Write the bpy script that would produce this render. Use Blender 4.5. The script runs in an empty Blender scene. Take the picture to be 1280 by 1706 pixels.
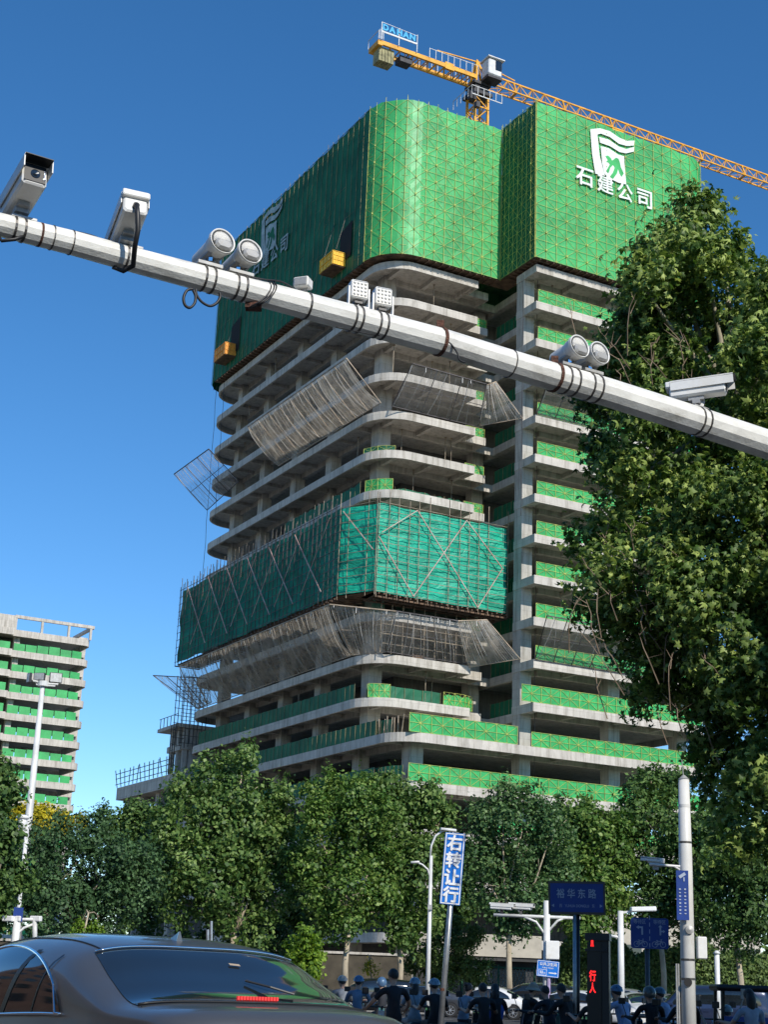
import bpy, math, random
import numpy as np
from mathutils import Vector, Matrix
random.seed(7); rng = np.random.default_rng(11)
C = bpy.context.scene.collection
rad = math.radians
# ------------------------------------------------------------------ camera model (survey of the place)
F_, CX, CY, HC = 2540., 640., 853., 1.38
TH, RO = rad(17.2), rad(-2.2)
_c, _s = math.cos(RO), math.sin(RO)
VF = Vector((0, math.cos(TH), math.sin(TH)))
_r0, _u0 = Vector((1, 0, 0)), Vector((0, -math.sin(TH), math.cos(TH)))
VR = _c*_r0 - _s*_u0
VU = _s*_r0 + _c*_u0
def ray(px, py): return VF + VR*((px-CX)/F_) + VU*(-(py-CY)/F_)
def atD(px, py, D):
    d = ray(px, py); t = D/math.hypot(d.x, d.y); return Vector((d.x*t, d.y*t, HC+d.z*t))
BA = rad(28.4)
P0 = Vector((138*math.sin(rad(5.87)), 138*math.cos(rad(5.87)), .11))
UX, VX = Vector((math.cos(BA), math.sin(BA), 0)), Vector((-math.sin(BA), math.cos(BA), 0))
BM = Matrix.Translation(P0) @ Matrix.Rotation(BA, 4, 'Z')
IM = Matrix.Identity(4)
def P(px, py, ax, val):                       # survey point on a wall plane of the tower -> tower coordinates (u, v, z)
    d = ray(px, py); n = UX if ax == 'u' else VX
    t = (val + n.dot(P0))/n.dot(d); w = Vector((d.x*t, d.y*t, HC+d.z*t)) - P0
    return Vector((w.dot(UX), w.dot(VX), w.z))
# ------------------------------------------------------------------ mesh helper
class MB:
    def __init__(s): s.v = []; s.f = []; s.m = []; s.cur = 0
    def add(s, vs, fs):
        b = len(s.v); s.v += [tuple(x) for x in vs]
        for f in fs: s.f.append([b+i for i in f]); s.m.append(s.cur)
    def quad(s, *p): s.add(p, [list(range(len(p)))])
    def box(s, x0, x1, y0, y1, z0, z1):
        s.add([(x0,y0,z0),(x1,y0,z0),(x1,y1,z0),(x0,y1,z0),(x0,y0,z1),(x1,y0,z1),(x1,y1,z1),(x0,y1,z1)],
              [(0,3,2,1),(4,5,6,7),(0,1,5,4),(1,2,6,5),(2,3,7,6),(3,0,4,7)])
    def mbox(s, M, hx, hy, hz, c=(0,0,0), bev=0):
        c = Vector(c)
        if bev <= 0:
            vs = [M @ (c+Vector((a*hx, b*hy, d*hz))) for d in (-1,1) for a, b in ((-1,-1),(1,-1),(1,1),(-1,1))]
            s.add(vs, [(0,3,2,1),(4,5,6,7),(0,1,5,4),(1,2,6,5),(2,3,7,6),(3,0,4,7)])
        else:       # octagonal-section box with inset end rings
            def ring(x, k):
                a, b = hy-k, hz-k; e = bev
                return [M @ (c+Vector((x, y, z))) for y, z in ((-a+e,-b),(a-e,-b),(a,-b+e),(a,b-e),(a-e,b),(-a+e,b),(-a,b-e),(-a,-b+e))]
            rs = [ring(-hx, bev*.7), ring(-hx+bev*.7, 0), ring(hx-bev*.7, 0), ring(hx, bev*.7)]
            vs = [p for r in rs for p in r]; fs = [tuple(range(7,-1,-1)), tuple(range(24,32))]
            for k in range(3):
                for i in range(8):
                    j = (i+1) % 8; fs.append((k*8+i, k*8+j, k*8+8+j, k*8+8+i))
            s.add(vs, fs)
    def bar(s, p, q, w, h=None):
        p, q = Vector(p), Vector(q); d = q-p
        if d.length < 1e-6: return
        d.normalize(); up = Vector((0,0,1)) if abs(d.z) < .95 else Vector((1,0,0))
        a = d.cross(up).normalized(); b = a.cross(d); h = h or w; a = a*w/2; b = b*h/2
        vs = [p-a-b, p+a-b, p+a+b, p-a+b, q-a-b, q+a-b, q+a+b, q-a+b]
        s.add(vs, [(0,3,2,1),(4,5,6,7),(0,1,5,4),(1,2,6,5),(2,3,7,6),(3,0,4,7)])
    def tube(s, pts, r, n=8, caps=True):
        pts = [Vector(p) for p in pts]; N = len(pts)
        rs = r if isinstance(r, (list, tuple)) else [r]*N
        prev = None; vs = []
        for i, p in enumerate(pts):
            d = (pts[min(i+1, N-1)]-pts[max(i-1, 0)]).normalized()
            if prev is None:
                up = Vector((0,0,1)) if abs(d.z) < .9 else Vector((1,0,0)); a = d.cross(up).normalized()
            else:
                a = (prev - d*prev.dot(d)).normalized()
            prev = a; b = d.cross(a)
            for k in range(n):
                t = 2*math.pi*k/n; vs.append(p + (a*math.cos(t)+b*math.sin(t))*rs[i])
        fs = []
        for i in range(N-1):
            for k in range(n):
                j = (k+1) % n; fs.append((i*n+k, i*n+j, (i+1)*n+j, (i+1)*n+k))
        if caps: fs += [tuple(range(n-1,-1,-1)), tuple((N-1)*n+k for k in range(n))]
        s.add(vs, fs)
    def lathe(s, M, prof, n=24):               # profile (x along axis, r)
        vs = []; fs = []
        for x, r in prof:
            for k in range(n):
                t = 2*math.pi*k/n; vs.append(M @ Vector((x, r*math.cos(t), r*math.sin(t))))
        for i in range(len(prof)-1):
            for k in range(n):
                j = (k+1) % n; fs.append((i*n+k, i*n+j, (i+1)*n+j, (i+1)*n+k))
        if prof[0][1] > 1e-5: fs.append(tuple(range(n-1,-1,-1)))
        if prof[-1][1] > 1e-5: fs.append(tuple((len(prof)-1)*n+k for k in range(n)))
        s.add(vs, fs)
    def prism(s, poly, z0, z1, M=None):
        n = len(poly); vs = [Vector((p[0], p[1], z0)) for p in poly]+[Vector((p[0], p[1], z1)) for p in poly]
        if M is not None: vs = [M @ v for v in vs]
        s.add(vs, [tuple(range(n-1,-1,-1)), tuple(range(n, 2*n))]+[(i, (i+1) % n, n+(i+1) % n, n+i) for i in range(n)])
    def grid(s, fn, nu, nv):
        b = [fn(i/nu, j/nv) for j in range(nv+1) for i in range(nu+1)]
        s.add(b, [(j*(nu+1)+i, j*(nu+1)+i+1, (j+1)*(nu+1)+i+1, (j+1)*(nu+1)+i) for j in range(nv) for i in range(nu)])
    def ball(s, c, rx, ry=None, rz=None, n=10, M=None):
        ry = ry or rx; rz = rz or rx; c = Vector(c); M = M or IM
        vs = []; fs = []; m = n//2+1
        for i in range(m+1):
            a = math.pi*i/m
            for k in range(n):
                t = 2*math.pi*k/n
                vs.append(M @ (c+Vector((rx*math.sin(a)*math.cos(t), ry*math.sin(a)*math.sin(t), rz*math.cos(a)))))
        for i in range(m):
            for k in range(n):
                j = (k+1) % n; fs.append((i*n+k, (i+1)*n+k, (i+1)*n+j, i*n+j))
        s.add(vs, fs)
BASE = {}
def link(o, parent=None):
    C.objects.link(o)
    if parent is not None: o.parent = parent; BASE[o.name] = BASE[parent.name]
    return o
def tagit(o, label=None, cat=None, group=None, kind=None):
    if label: o['label'] = label
    if cat: o['category'] = cat
    if group: o['group'] = group
    if kind: o['kind'] = kind
    return o
def thing(name, label, cat, base=(0,0,0), group=None, M=IM):
    o = bpy.data.objects.new(name, None); C.objects.link(o); o.empty_display_size = .3
    o.matrix_world = M @ Matrix.Translation(Vector(base)); BASE[o.name] = Vector(base)
    return tagit(o, label, cat, group)
def mesh_of(name, mb, base):
    me = bpy.data.meshes.new(name); bx, by, bz = base
    me.from_pydata([(x-bx, y-by, z-bz) for x, y, z in mb.v], [], mb.f)
    return me
def part(name, mb, mats, parent, smooth=False, label=None, kind=None):
    if not isinstance(mats, (list, tuple)): mats = [mats]
    me = mesh_of(name, mb, BASE[parent.name])
    for m in mats: me.materials.append(m)
    if len(mats) > 1: me.polygons.foreach_set('material_index', mb.m)
    if smooth: me.polygons.foreach_set('use_smooth', [True]*len(me.polygons))
    me.update()
    o = link(bpy.data.objects.new(name, me), parent)
    return tagit(o, label, None, None, kind)
def solo(name, mb, mats, label=None, cat=None, base=(0,0,0), group=None, kind=None, M=IM, smooth=False):
    if not isinstance(mats, (list, tuple)): mats = [mats]
    me = mesh_of(name, mb, base)
    for m in mats: me.materials.append(m)
    if len(mats) > 1: me.polygons.foreach_set('material_index', mb.m)
    if smooth: me.polygons.foreach_set('use_smooth', [True]*len(me.polygons))
    me.update()
    o = bpy.data.objects.new(name, me); C.objects.link(o)
    o.matrix_world = M @ Matrix.Translation(Vector(base)); BASE[o.name] = Vector(base)
    return tagit(o, label, cat, group, kind)
_tc = bpy.data.curves.new('lettering', 'FONT'); _to = bpy.data.objects.new('lettering', _tc); C.objects.link(_to)
def text_mb(mb, body, size, M, bold=.0, depth=0, center=True, squeeze=1):
    """append flat lettering; M maps text plane (x right, y up) to builder space"""
    cjk = any(ord(ch_) > 0x2e80 for ch_ in body)
    _tc.body = body; _tc.size = 1; _tc.offset = 0 if cjk else bold; _tc.extrude = depth; _tc.resolution_u = 3
    _tc.align_x = 'LEFT'
    dg = bpy.context.evaluated_depsgraph_get(); dg.update()
    me = bpy.data.meshes.new_from_object(_to.evaluated_get(dg), depsgraph=dg)
    if not len(me.vertices): return
    xs = [v.co.x for v in me.vertices]; ys = [v.co.y for v in me.vertices]
    cx, cy = ((min(xs)+max(xs))/2, (min(ys)+max(ys))/2) if center else (min(xs), 0)
    h = max(ys)-min(ys); k = size/h
    offs = [(0, 0)] if not (cjk and bold) else [(0, 0), (bold, 0), (-bold, 0), (0, bold), (0, -bold), (bold*.7, bold*.7), (-bold*.7, -bold*.7), (-bold*.7, bold*.7), (bold*.7, -bold*.7)]
    for i_, (ox, oy) in enumerate(offs):
        mb.add([M @ Vector(((v.co.x-cx+ox)*k*squeeze, (v.co.y-cy+oy)*k, v.co.z*k+i_*size*.004)) for v in me.vertices], [tuple(p.vertices) for p in me.polygons])
    bpy.data.meshes.remove(me)
# ------------------------------------------------------------------ materials
def newmat(name):
    m = bpy.data.materials.new(name); m.use_nodes = True; nt = m.node_tree; nt.nodes.clear()
    out = nt.nodes.new('ShaderNodeOutputMaterial'); return m, nt, out
def N(nt, t, **kw):
    n = nt.nodes.new(t)
    for k, v in kw.items():
        if k in n.inputs: n.inputs[k].default_value = v
        else: setattr(n, k, v)
    return n
def rgba(c): return (c[0], c[1], c[2], 1)
def pbr(name, col, rough=.6, metal=0, var=.15, scale=3., stretch=(1,1,1), bump=0, bscale=20, coat=0, col2=None, spec=.5, emit=None, dirt=0, rvar=0):
    m, nt, out = newmat(name); L = nt.links.new
    b = N(nt, 'ShaderNodeBsdfPrincipled', Roughness=rough, Metallic=metal)
    b.inputs['Coat Weight'].default_value = coat; b.inputs['Coat Roughness'].default_value = .04
    b.inputs['Specular IOR Level'].default_value = spec
    tc = N(nt, 'ShaderNodeTexCoord'); mp = N(nt, 'ShaderNodeMapping'); mp.inputs['Scale'].default_value = stretch
    L(tc.outputs['Object'], mp.inputs['Vector'])
    no = N(nt, 'ShaderNodeTexNoise', Scale=scale, Detail=6., Roughness=.6); L(mp.outputs[0], no.inputs['Vector'])
    cr = N(nt, 'ShaderNodeValToRGB'); c2 = col2 or tuple(c*(1-var*1.6) for c in col); c1 = tuple(min(1, c*(1+var*.6)) for c in col)
    cr.color_ramp.elements[0].position = .3; cr.color_ramp.elements[1].position = .7
    cr.color_ramp.elements[0].color = rgba(c2); cr.color_ramp.elements[1].color = rgba(c1)
    L(no.outputs['Fac'], cr.inputs['Fac']); last = cr.outputs['Color']
    if dirt:
        n2 = N(nt, 'ShaderNodeTexNoise', Scale=scale*.35, Detail=8., Roughness=.75); L(mp.outputs[0], n2.inputs['Vector'])
        r2 = N(nt, 'ShaderNodeValToRGB'); r2.color_ramp.elements[0].position = .48; r2.color_ramp.elements[1].position = .72
        r2.color_ramp.elements[0].color = (1,1,1,1); k = 1-dirt; r2.color_ramp.elements[1].color = (k, k*.96, k*.88, 1)
        L(n2.outputs['Fac'], r2.inputs['Fac'])
        mx = N(nt, 'ShaderNodeMix', data_type='RGBA', blend_type='MULTIPLY'); mx.inputs[0].default_value = 1
        L(last, mx.inputs[6]); L(r2.outputs['Color'], mx.inputs[7]); last = mx.outputs[2]
    L(last, b.inputs['Base Color'])
    if rvar:
        mr = N(nt, 'ShaderNodeMapRange'); mr.inputs[3].default_value = rough-rvar; mr.inputs[4].default_value = rough+rvar
        L(no.outputs['Fac'], mr.inputs[0]); L(mr.outputs[0], b.inputs['Roughness'])
    if bump:
        n3 = N(nt, 'ShaderNodeTexNoise', Scale=bscale, Detail=4.); L(mp.outputs[0], n3.inputs['Vector'])
        bp = N(nt, 'ShaderNodeBump', Strength=bump, Distance=.05); L(n3.outputs['Fac'], bp.inputs['Height']); L(bp.outputs[0], b.inputs['Normal'])
    if emit:
        b.inputs['Emission Color'].default_value = rgba(emit[0]); b.inputs['Emission Strength'].default_value = emit[1]
    L(b.outputs[0], out.inputs['Surface']); return m
def net_mat(name, col, trans=.45, var=.2, scale=.6, alpha=0, bump=.3, bscale=(3,3,3), streak=None, weave=0):
    m, nt, out = newmat(name); L = nt.links.new
    tc = N(nt, 'ShaderNodeTexCoord'); no = N(nt, 'ShaderNodeTexNoise', Scale=scale, Detail=7., Roughness=.65); L(tc.outputs['Object'], no.inputs['Vector'])
    cr = N(nt, 'ShaderNodeValToRGB'); cr.color_ramp.elements[0].position = .35; cr.color_ramp.elements[1].position = .68
    cr.color_ramp.elements[0].color = rgba([c*(1-var) for c in col]); cr.color_ramp.elements[1].color = rgba([min(1, c*(1+var)) for c in col])
    L(no.outputs['Fac'], cr.inputs['Fac'])
    d = N(nt, 'ShaderNodeBsdfDiffuse'); t = N(nt, 'ShaderNodeBsdfTranslucent'); g = N(nt, 'ShaderNodeBsdfGlossy', Roughness=.45)
    L(cr.outputs[0], d.inputs['Color']); L(cr.outputs[0], t.inputs['Color']); g.inputs['Color'].default_value = (.8,.9,.85,1)
    mx = N(nt, 'ShaderNodeMixShader'); mx.inputs[0].default_value = trans; L(d.outputs[0], mx.inputs[1]); L(t.outputs[0], mx.inputs[2])
    m2 = N(nt, 'ShaderNodeMixShader'); m2.inputs[0].default_value = .04; L(mx.outputs[0], m2.inputs[1]); L(g.outputs[0], m2.inputs[2]); last = m2
    if bump:
        mp = N(nt, 'ShaderNodeMapping'); mp.inputs['Scale'].default_value = bscale; L(tc.outputs['Object'], mp.inputs['Vector'])
        n2 = N(nt, 'ShaderNodeTexNoise', Scale=1., Detail=5., Roughness=.6, Distortion=1.2); L(mp.outputs[0], n2.inputs['Vector'])
        bp = N(nt, 'ShaderNodeBump', Strength=bump, Distance=.4); L(n2.outputs['Fac'], bp.inputs['Height'])
        for q in (d, t, g): L(bp.outputs[0], q.inputs['Normal'])
    if alpha:
        tr = N(nt, 'ShaderNodeBsdfTransparent'); m3 = N(nt, 'ShaderNodeMixShader')
        n3 = N(nt, 'ShaderNodeTexNoise', Scale=.9, Detail=5., Roughness=.7); L(tc.outputs['Object'], n3.inputs['Vector'])
        mr = N(nt, 'ShaderNodeMapRange'); mr.inputs[1].default_value = .3; mr.inputs[2].default_value = .7
        mr.inputs[3].default_value = max(0, alpha-.14); mr.inputs[4].default_value = min(1, alpha+.14)
        L(n3.outputs['Fac'], mr.inputs[0]); L(mr.outputs[0], m3.inputs[0]); L(last.outputs[0], m3.inputs[2]); L(tr.outputs[0], m3.inputs[1])
        # m3 fac 0 -> transparent, 1 -> net
        last = m3
    L(last.outputs[0], out.inputs['Surface']); return m
def concrete(name, col, var=.18, lines=True):
    m, nt, out = newmat(name); L = nt.links.new
    b = N(nt, 'ShaderNodeBsdfPrincipled', Roughness=.88); b.inputs['Specular IOR Level'].default_value = .25
    tc = N(nt, 'ShaderNodeTexCoord')
    n1 = N(nt, 'ShaderNodeTexNoise', Scale=.5, Detail=9., Roughness=.7); L(tc.outputs['Object'], n1.inputs['Vector'])
    cr = N(nt, 'ShaderNodeValToRGB'); cr.color_ramp.elements[0].position = .3; cr.color_ramp.elements[1].position = .7
    cr.color_ramp.elements[0].color = rgba([c*(1-var) for c in col]); cr.color_ramp.elements[1].color = rgba([c*(1+var*.6) for c in col])
    L(n1.outputs['Fac'], cr.inputs['Fac'])
    mp = N(nt, 'ShaderNodeMapping'); mp.inputs['Scale'].default_value = (1.6, 1.6, .16); L(tc.outputs['Object'], mp.inputs['Vector'])
    n2 = N(nt, 'ShaderNodeTexNoise', Scale=1.3, Detail=6., Roughness=.75); L(mp.outputs[0], n2.inputs['Vector'])
    r2 = N(nt, 'ShaderNodeValToRGB'); r2.color_ramp.elements[0].position = .46; r2.color_ramp.elements[1].position = .72
    r2.color_ramp.elements[0].color = (1,1,1,1); r2.color_ramp.elements[1].color = (.46,.44,.40,1); L(n2.outputs['Fac'], r2.inputs['Fac'])
    mx = N(nt, 'ShaderNodeMix', data_type='RGBA', blend_type='MULTIPLY'); mx.inputs[0].default_value = .95
    L(cr.outputs[0], mx.inputs[6]); L(r2.outputs[0], mx.inputs[7]); last = mx.outputs[2]
    if lines:
        br = N(nt, 'ShaderNodeTexBrick', Scale=1.); br.inputs['Mortar Size'].default_value = .012; br.inputs['Brick Width'].default_value = 1.83
        br.inputs['Row Height'].default_value = .92; br.offset = 0
        br.inputs['Color1'].default_value = (1,1,1,1); br.inputs['Color2'].default_value = (.84,.84,.85,1); br.inputs['Mortar'].default_value = (.5,.5,.5,1)
        m2 = N(nt, 'ShaderNodeMapping'); m2.inputs['Rotation'].default_value = (rad(90), 0, 0); L(tc.outputs['Object'], m2.inputs['Vector'])
        sx = N(nt, 'ShaderNodeSeparateXYZ'); L(tc.outputs['Object'], sx.inputs[0]); ad = N(nt, 'ShaderNodeMath', operation='ADD'); L(sx.outputs[0], ad.inputs[0]); L(sx.outputs[1], ad.inputs[1])
        cb = N(nt, 'ShaderNodeCombineXYZ'); L(ad.outputs[0], cb.inputs[0]); L(sx.outputs[2], cb.inputs[1]); L(cb.outputs[0], br.inputs['Vector'])
        m3 = N(nt, 'ShaderNodeMix', data_type='RGBA', blend_type='MULTIPLY'); m3.inputs[0].default_value = .7
        L(last, m3.inputs[6]); L(br.outputs['Color'], m3.inputs[7]); last = m3.outputs[2]
    L(last, b.inputs['Base Color'])
    n4 = N(nt, 'ShaderNodeTexNoise', Scale=6., Detail=4.); L(tc.outputs['Object'], n4.inputs['Vector'])
    bp = N(nt, 'ShaderNodeBump', Strength=.25, Distance=.03); L(n4.outputs['Fac'], bp.inputs['Height']); L(bp.outputs[0], b.inputs['Normal'])
    L(b.outputs[0], out.inputs['Surface']); return m
def leaf_mat(name, c1, c2, c3, trans=.35, rough=.45, scale=.35):
    """c1 dark, c2 mid, c3 bright; varies by leaf island and by slow noise through the crown"""
    m, nt, out = newmat(name); L = nt.links.new
    ge = N(nt, 'ShaderNodeNewGeometry'); tc = N(nt, 'ShaderNodeTexCoord'); no = N(nt, 'ShaderNodeTexNoise', Scale=scale, Detail=3.); L(tc.outputs['Object'], no.inputs['Vector'])
    ad = N(nt, 'ShaderNodeMath', operation='MULTIPLY_ADD'); ad.inputs[1].default_value = .55; ad.inputs[2].default_value = 0; L(ge.outputs['Random Per Island'], ad.inputs[0])
    a2 = N(nt, 'ShaderNodeMath', operation='MULTIPLY_ADD'); a2.inputs[1].default_value = .6; L(no.outputs['Fac'], a2.inputs[0]); L(ad.outputs[0], a2.inputs[2])
    cr = N(nt, 'ShaderNodeValToRGB'); e = cr.color_ramp.elements; e[0].position = .2; e[0].color = rgba(c1); e[1].position = .88; e[1].color = rgba(c3)
    x = e.new(.55); x.color = rgba(c2); L(a2.outputs[0], cr.inputs['Fac'])
    b = N(nt, 'ShaderNodeBsdfPrincipled', Roughness=rough); b.inputs['Specular IOR Level'].default_value = .35; L(cr.outputs[0], b.inputs['Base Color'])
    t = N(nt, 'ShaderNodeBsdfTranslucent'); hs = N(nt, 'ShaderNodeHueSaturation', Value=1.3, Saturation=1.1); L(cr.outputs[0], hs.inputs['Color']); L(hs.outputs[0], t.inputs['Color'])
    mx = N(nt, 'ShaderNodeMixShader'); mx.inputs[0].default_value = trans; L(b.outputs[0], mx.inputs[1]); L(t.outputs[0], mx.inputs[2]); L(mx.outputs[0], out.inputs['Surface'])
    return m
def glass_mat(name, tint=.25, refl=1.45, col=(1,1,1)):
    m, nt, out = newmat(name); L = nt.links.new
    fr = N(nt, 'ShaderNodeFresnel', IOR=refl); tr = N(nt, 'ShaderNodeBsdfTransparent'); tr.inputs[0].default_value = (tint*col[0], tint*col[1], tint*col[2], 1)
    g = N(nt, 'ShaderNodeBsdfGlossy', Roughness=.015); tc = N(nt, 'ShaderNodeTexCoord'); no = N(nt, 'ShaderNodeTexNoise', Scale=2.5); L(tc.outputs['Object'], no.inputs['Vector'])
    bp = N(nt, 'ShaderNodeBump', Strength=.04, Distance=.02); L(no.outputs['Fac'], bp.inputs['Height']); L(bp.outputs[0], g.inputs['Normal'])
    mx = N(nt, 'ShaderNodeMixShader'); L(fr.outputs[0], mx.inputs[0]); L(tr.outputs[0], mx.inputs[1]); L(g.outputs[0], mx.inputs[2]); L(mx.outputs[0], out.inputs['Surface'])
    return m
M = {}
M['conc'] = concrete('board_marked_concrete', (.56,.525,.47))
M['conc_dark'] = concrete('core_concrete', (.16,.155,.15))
M['conc_col'] = concrete('column_concrete', (.48,.455,.415))
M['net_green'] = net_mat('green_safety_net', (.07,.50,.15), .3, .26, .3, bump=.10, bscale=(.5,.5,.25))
M['net_side'] = net_mat('green_safety_net_shaded', (.014,.125,.06), .06, .3, .35, bump=.12, bscale=(.7,.7,.2))  # darker copy of the green net, shade of side faces put into its colour
M['net_guard'] = net_mat('green_guard_net', (.05,.47,.13), .3, .22, 1.2, bump=.2, bscale=(1.,1.,.6))
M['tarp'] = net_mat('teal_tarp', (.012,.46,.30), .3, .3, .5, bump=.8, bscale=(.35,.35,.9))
M['lattice'] = pbr('yellow_lattice_steel', (.50,.52,.12), .5, 0, .3, 2.)
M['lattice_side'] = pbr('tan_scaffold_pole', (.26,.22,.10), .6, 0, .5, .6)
M['pole_rust'] = pbr('rusty_scaffold_tube', (.30,.24,.17), .6, .2, .5, 1.2)
M['pole_dark'] = pbr('dark_scaffold_tube', (.09,.08,.08), .6, .3, .4, 1.2)
M['pole_white'] = pbr('white_painted_tube', (.46,.41,.36), .5, 0, .3, 1.5, col2=(.35,.13,.10))
M['plank'] = pbr('brown_scaffold_plank', (.15,.09,.055), .8, 0, .5, 1.4)
M['tarp_shade'] = net_mat('teal_tarp_shaded', (.006,.19,.125), .08, .35, .5, bump=.8, bscale=(.35,.35,.9))  # the teal tarp again, with the left face's shade mixed into its colour
M['batten'] = pbr('pale_bamboo_batten', (.42,.33,.24), .7, 0, .4, 1.)
M['rope'] = pbr('white_net_rope', (.62,.6,.57), .7, 0, .2, 1.)
M['net_grey'] = net_mat('grey_catch_net', (.66,.59,.50), .5, .3, .5, alpha=.36, bump=.5, bscale=(.6,.6,1.5))
M['net_pale'] = net_mat('pale_catch_net', (.5,.5,.52), .35, .2, .5, alpha=.24, bump=.2)
M['net_thin'] = net_mat('thin_catch_net', (.36,.34,.32), .35, .2, .5, alpha=.26, bump=.2)
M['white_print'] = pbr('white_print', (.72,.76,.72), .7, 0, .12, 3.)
M['shaded_print'] = pbr('shaded_print', (.34,.44,.46), .8, 0, .3, 1.)  # white logo print darkened: the shade of the left face is in its colour
M['crane'] = pbr('crane_yellow_paint', (.80,.38,.02), .45, 0, .22, 1.2, dirt=.35)
M['crane_grey'] = pbr('crane_white_panel', (.62,.63,.64), .5, 0, .15, 2.)
M['crane_dark'] = pbr('crane_dark_steel', (.05,.05,.055), .5, .4, .3, 2.)
M['ballast'] = pbr('ballast_block', (.33,.30,.16), .8, 0, .35, 2.)
M['blue_letter'] = pbr('blue_letter', (.02,.36,.68), .5, 0, .1, 2.)
M['loading'] = pbr('yellow_platform_mesh', (.88,.52,.03), .55, 0, .2, 2.5, dirt=.3)
M['loading_o'] = pbr('orange_platform_mesh', (.88,.36,.04), .55, 0, .2, 2.5, dirt=.3)
M['black'] = pbr('black_opening_shade', (.006,.007,.008), .9)  # matte black that stands for the shade inside openings
M['pipe'] = pbr('weathered_white_paint', (.76,.75,.70), .38, 0, .12, 4., stretch=(1,1,2.2), dirt=.5, bump=.08, bscale=40, rvar=.1)
M['devwhite'] = pbr('white_powder_coat', (.74,.74,.72), .35, 0, .06, 8., dirt=.12)
M['devgrey'] = pbr('light_grey_metal', (.44,.44,.43), .45, .3, .2, 8., dirt=.25)
M['devblack'] = pbr('black_plastic', (.012,.012,.013), .45, 0, .2, 8.)
M['strap'] = pbr('steel_strap', (.14,.13,.12), .4, .7, .3, 10.)
M['rustclamp'] = pbr('rusty_clamp', (.13,.055,.035), .8, .2, .5, 30., bump=.5, bscale=60)
M['chrome'] = pbr('chrome', (.85,.85,.86), .06, 1, .03)
M['reflector'] = pbr('lamp_reflector', (.92,.93,.95), .09, 1, .04, 20., bump=.35, bscale=30)
M['lens'] = glass_mat('lamp_glass', .93, 1.4)
M['cableblack'] = pbr('black_cable', (.015,.015,.017), .5)
M['asphalt'] = pbr('asphalt', (.055,.055,.057), .9, 0, .3, 1.5, bump=.4, bscale=60, dirt=.25)
M['paving'] = pbr('concrete_paving', (.24,.22,.2), .9, 0, .2, 2., bump=.2)
M['earth'] = pbr('earth', (.22,.20,.16), .95, 0, .4, .05)
M['roadpaint'] = pbr('road_paint', (.66,.66,.62), .7, 0, .2, 4.)
M['kerb'] = pbr('kerb_stone', (.3,.29,.27), .85, 0, .2, 3.)
M['bark'] = pbr('plane_bark', (.34,.31,.23), .85, 0, .4, 1.2, stretch=(1,1,.5), col2=(.15,.13,.09), bump=.4, bscale=8)
M['bark_pale'] = pbr('pale_bark', (.42,.36,.26), .85, 0, .4, 2.5, stretch=(1,1,.35), col2=(.2,.16,.11), bump=.4, bscale=10)
M['twig'] = pbr('tan_twig', (.30,.22,.15), .8, 0, .3, 3.)
M['galv'] = pbr('galvanised_steel', (.42,.43,.44), .38, .75, .2, 6., dirt=.25)
M['polewhite'] = pbr('white_pole_paint', (.66,.66,.64), .4, 0, .12, 2.5, stretch=(1,1,.5), dirt=.25)
M['signblue'] = pbr('sign_blue', (.012,.17,.62), .4, 0, .06, 3.)
M['signblue_dark'] = pbr('dark_sign_blue', (.022,.06,.27), .45, 0, .12, 2.)  # deeper, duller blue than the yield sign
M['signwhite'] = pbr('sign_white', (.78,.8,.82), .45, 0, .05, 3.)
M['signdim'] = pbr('sign_dim_lettering', (.42,.48,.60), .5, 0, .1, 3.)
M['red_led'] = pbr('red_led', (.4,.01,.01), .5, emit=((1,.02,.02), 2.0))
M['brake_led'] = pbr('brake_light_red', (.5,.03,.03), .35, emit=((1,.06,.05), .45))
M['skin'] = pbr('skin', (.42,.24,.16), .55, 0, .1, 8.)
M['hair'] = pbr('black_hair', (.012,.011,.011), .5, 0, .3, 30., bump=.5, bscale=80)
M['tyre'] = pbr('tyre_rubber', (.018,.018,.018), .8, 0, .2, 10.)
M['rim'] = pbr('alloy_rim', (.55,.55,.56), .3, .7, .1, 10.)
M['cglass'] = glass_mat('tinted_car_glass', .16, 1.55, (.8,.9,1))
M['pglass'] = pbr('dark_car_glass', (.012,.016,.02), .05, 0, .1, 2., spec=.8, coat=.5)
M['leaf_plane'] = leaf_mat('plane_tree_leaf', (.025,.055,.012), (.085,.16,.028), (.42,.52,.14), .32, .5, .5)
M['leaf_mid'] = leaf_mat('street_tree_leaf', (.03,.078,.017), (.08,.155,.033), (.25,.35,.10), .3, .5, .25)
M['leaf_mid_b'] = leaf_mat('fresh_tree_leaf', (.03,.08,.014), (.08,.165,.028), (.25,.35,.085), .3, .5, .4)
M['leaf_mid_c'] = leaf_mat('cool_tree_leaf', (.022,.065,.02), (.06,.135,.042), (.18,.28,.10), .28, .5, .3)
M['leaf_mid2'] = leaf_mat('darker_tree_leaf', (.026,.062,.014), (.06,.125,.028), (.17,.27,.07), .25, .55, .2)
M['leaf_dark'] = leaf_mat('fine_dark_leaf', (.02,.055,.018), (.045,.10,.036), (.10,.19,.065), .2, .6, .2)
M['leaf_yellow'] = leaf_mat('yellow_leaf', (.12,.14,.012), (.42,.36,.02), (.62,.52,.03), .35, .55, .3)
M['leaf_bright'] = leaf_mat('bright_green_leaf', (.07,.14,.02), (.16,.28,.03), (.3,.42,.05), .4, .5, .4)
M['leaf_hedge'] = leaf_mat('hedge_leaf', (.04,.075,.018), (.09,.15,.038), (.2,.28,.075), .25, .6, .6)
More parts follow.
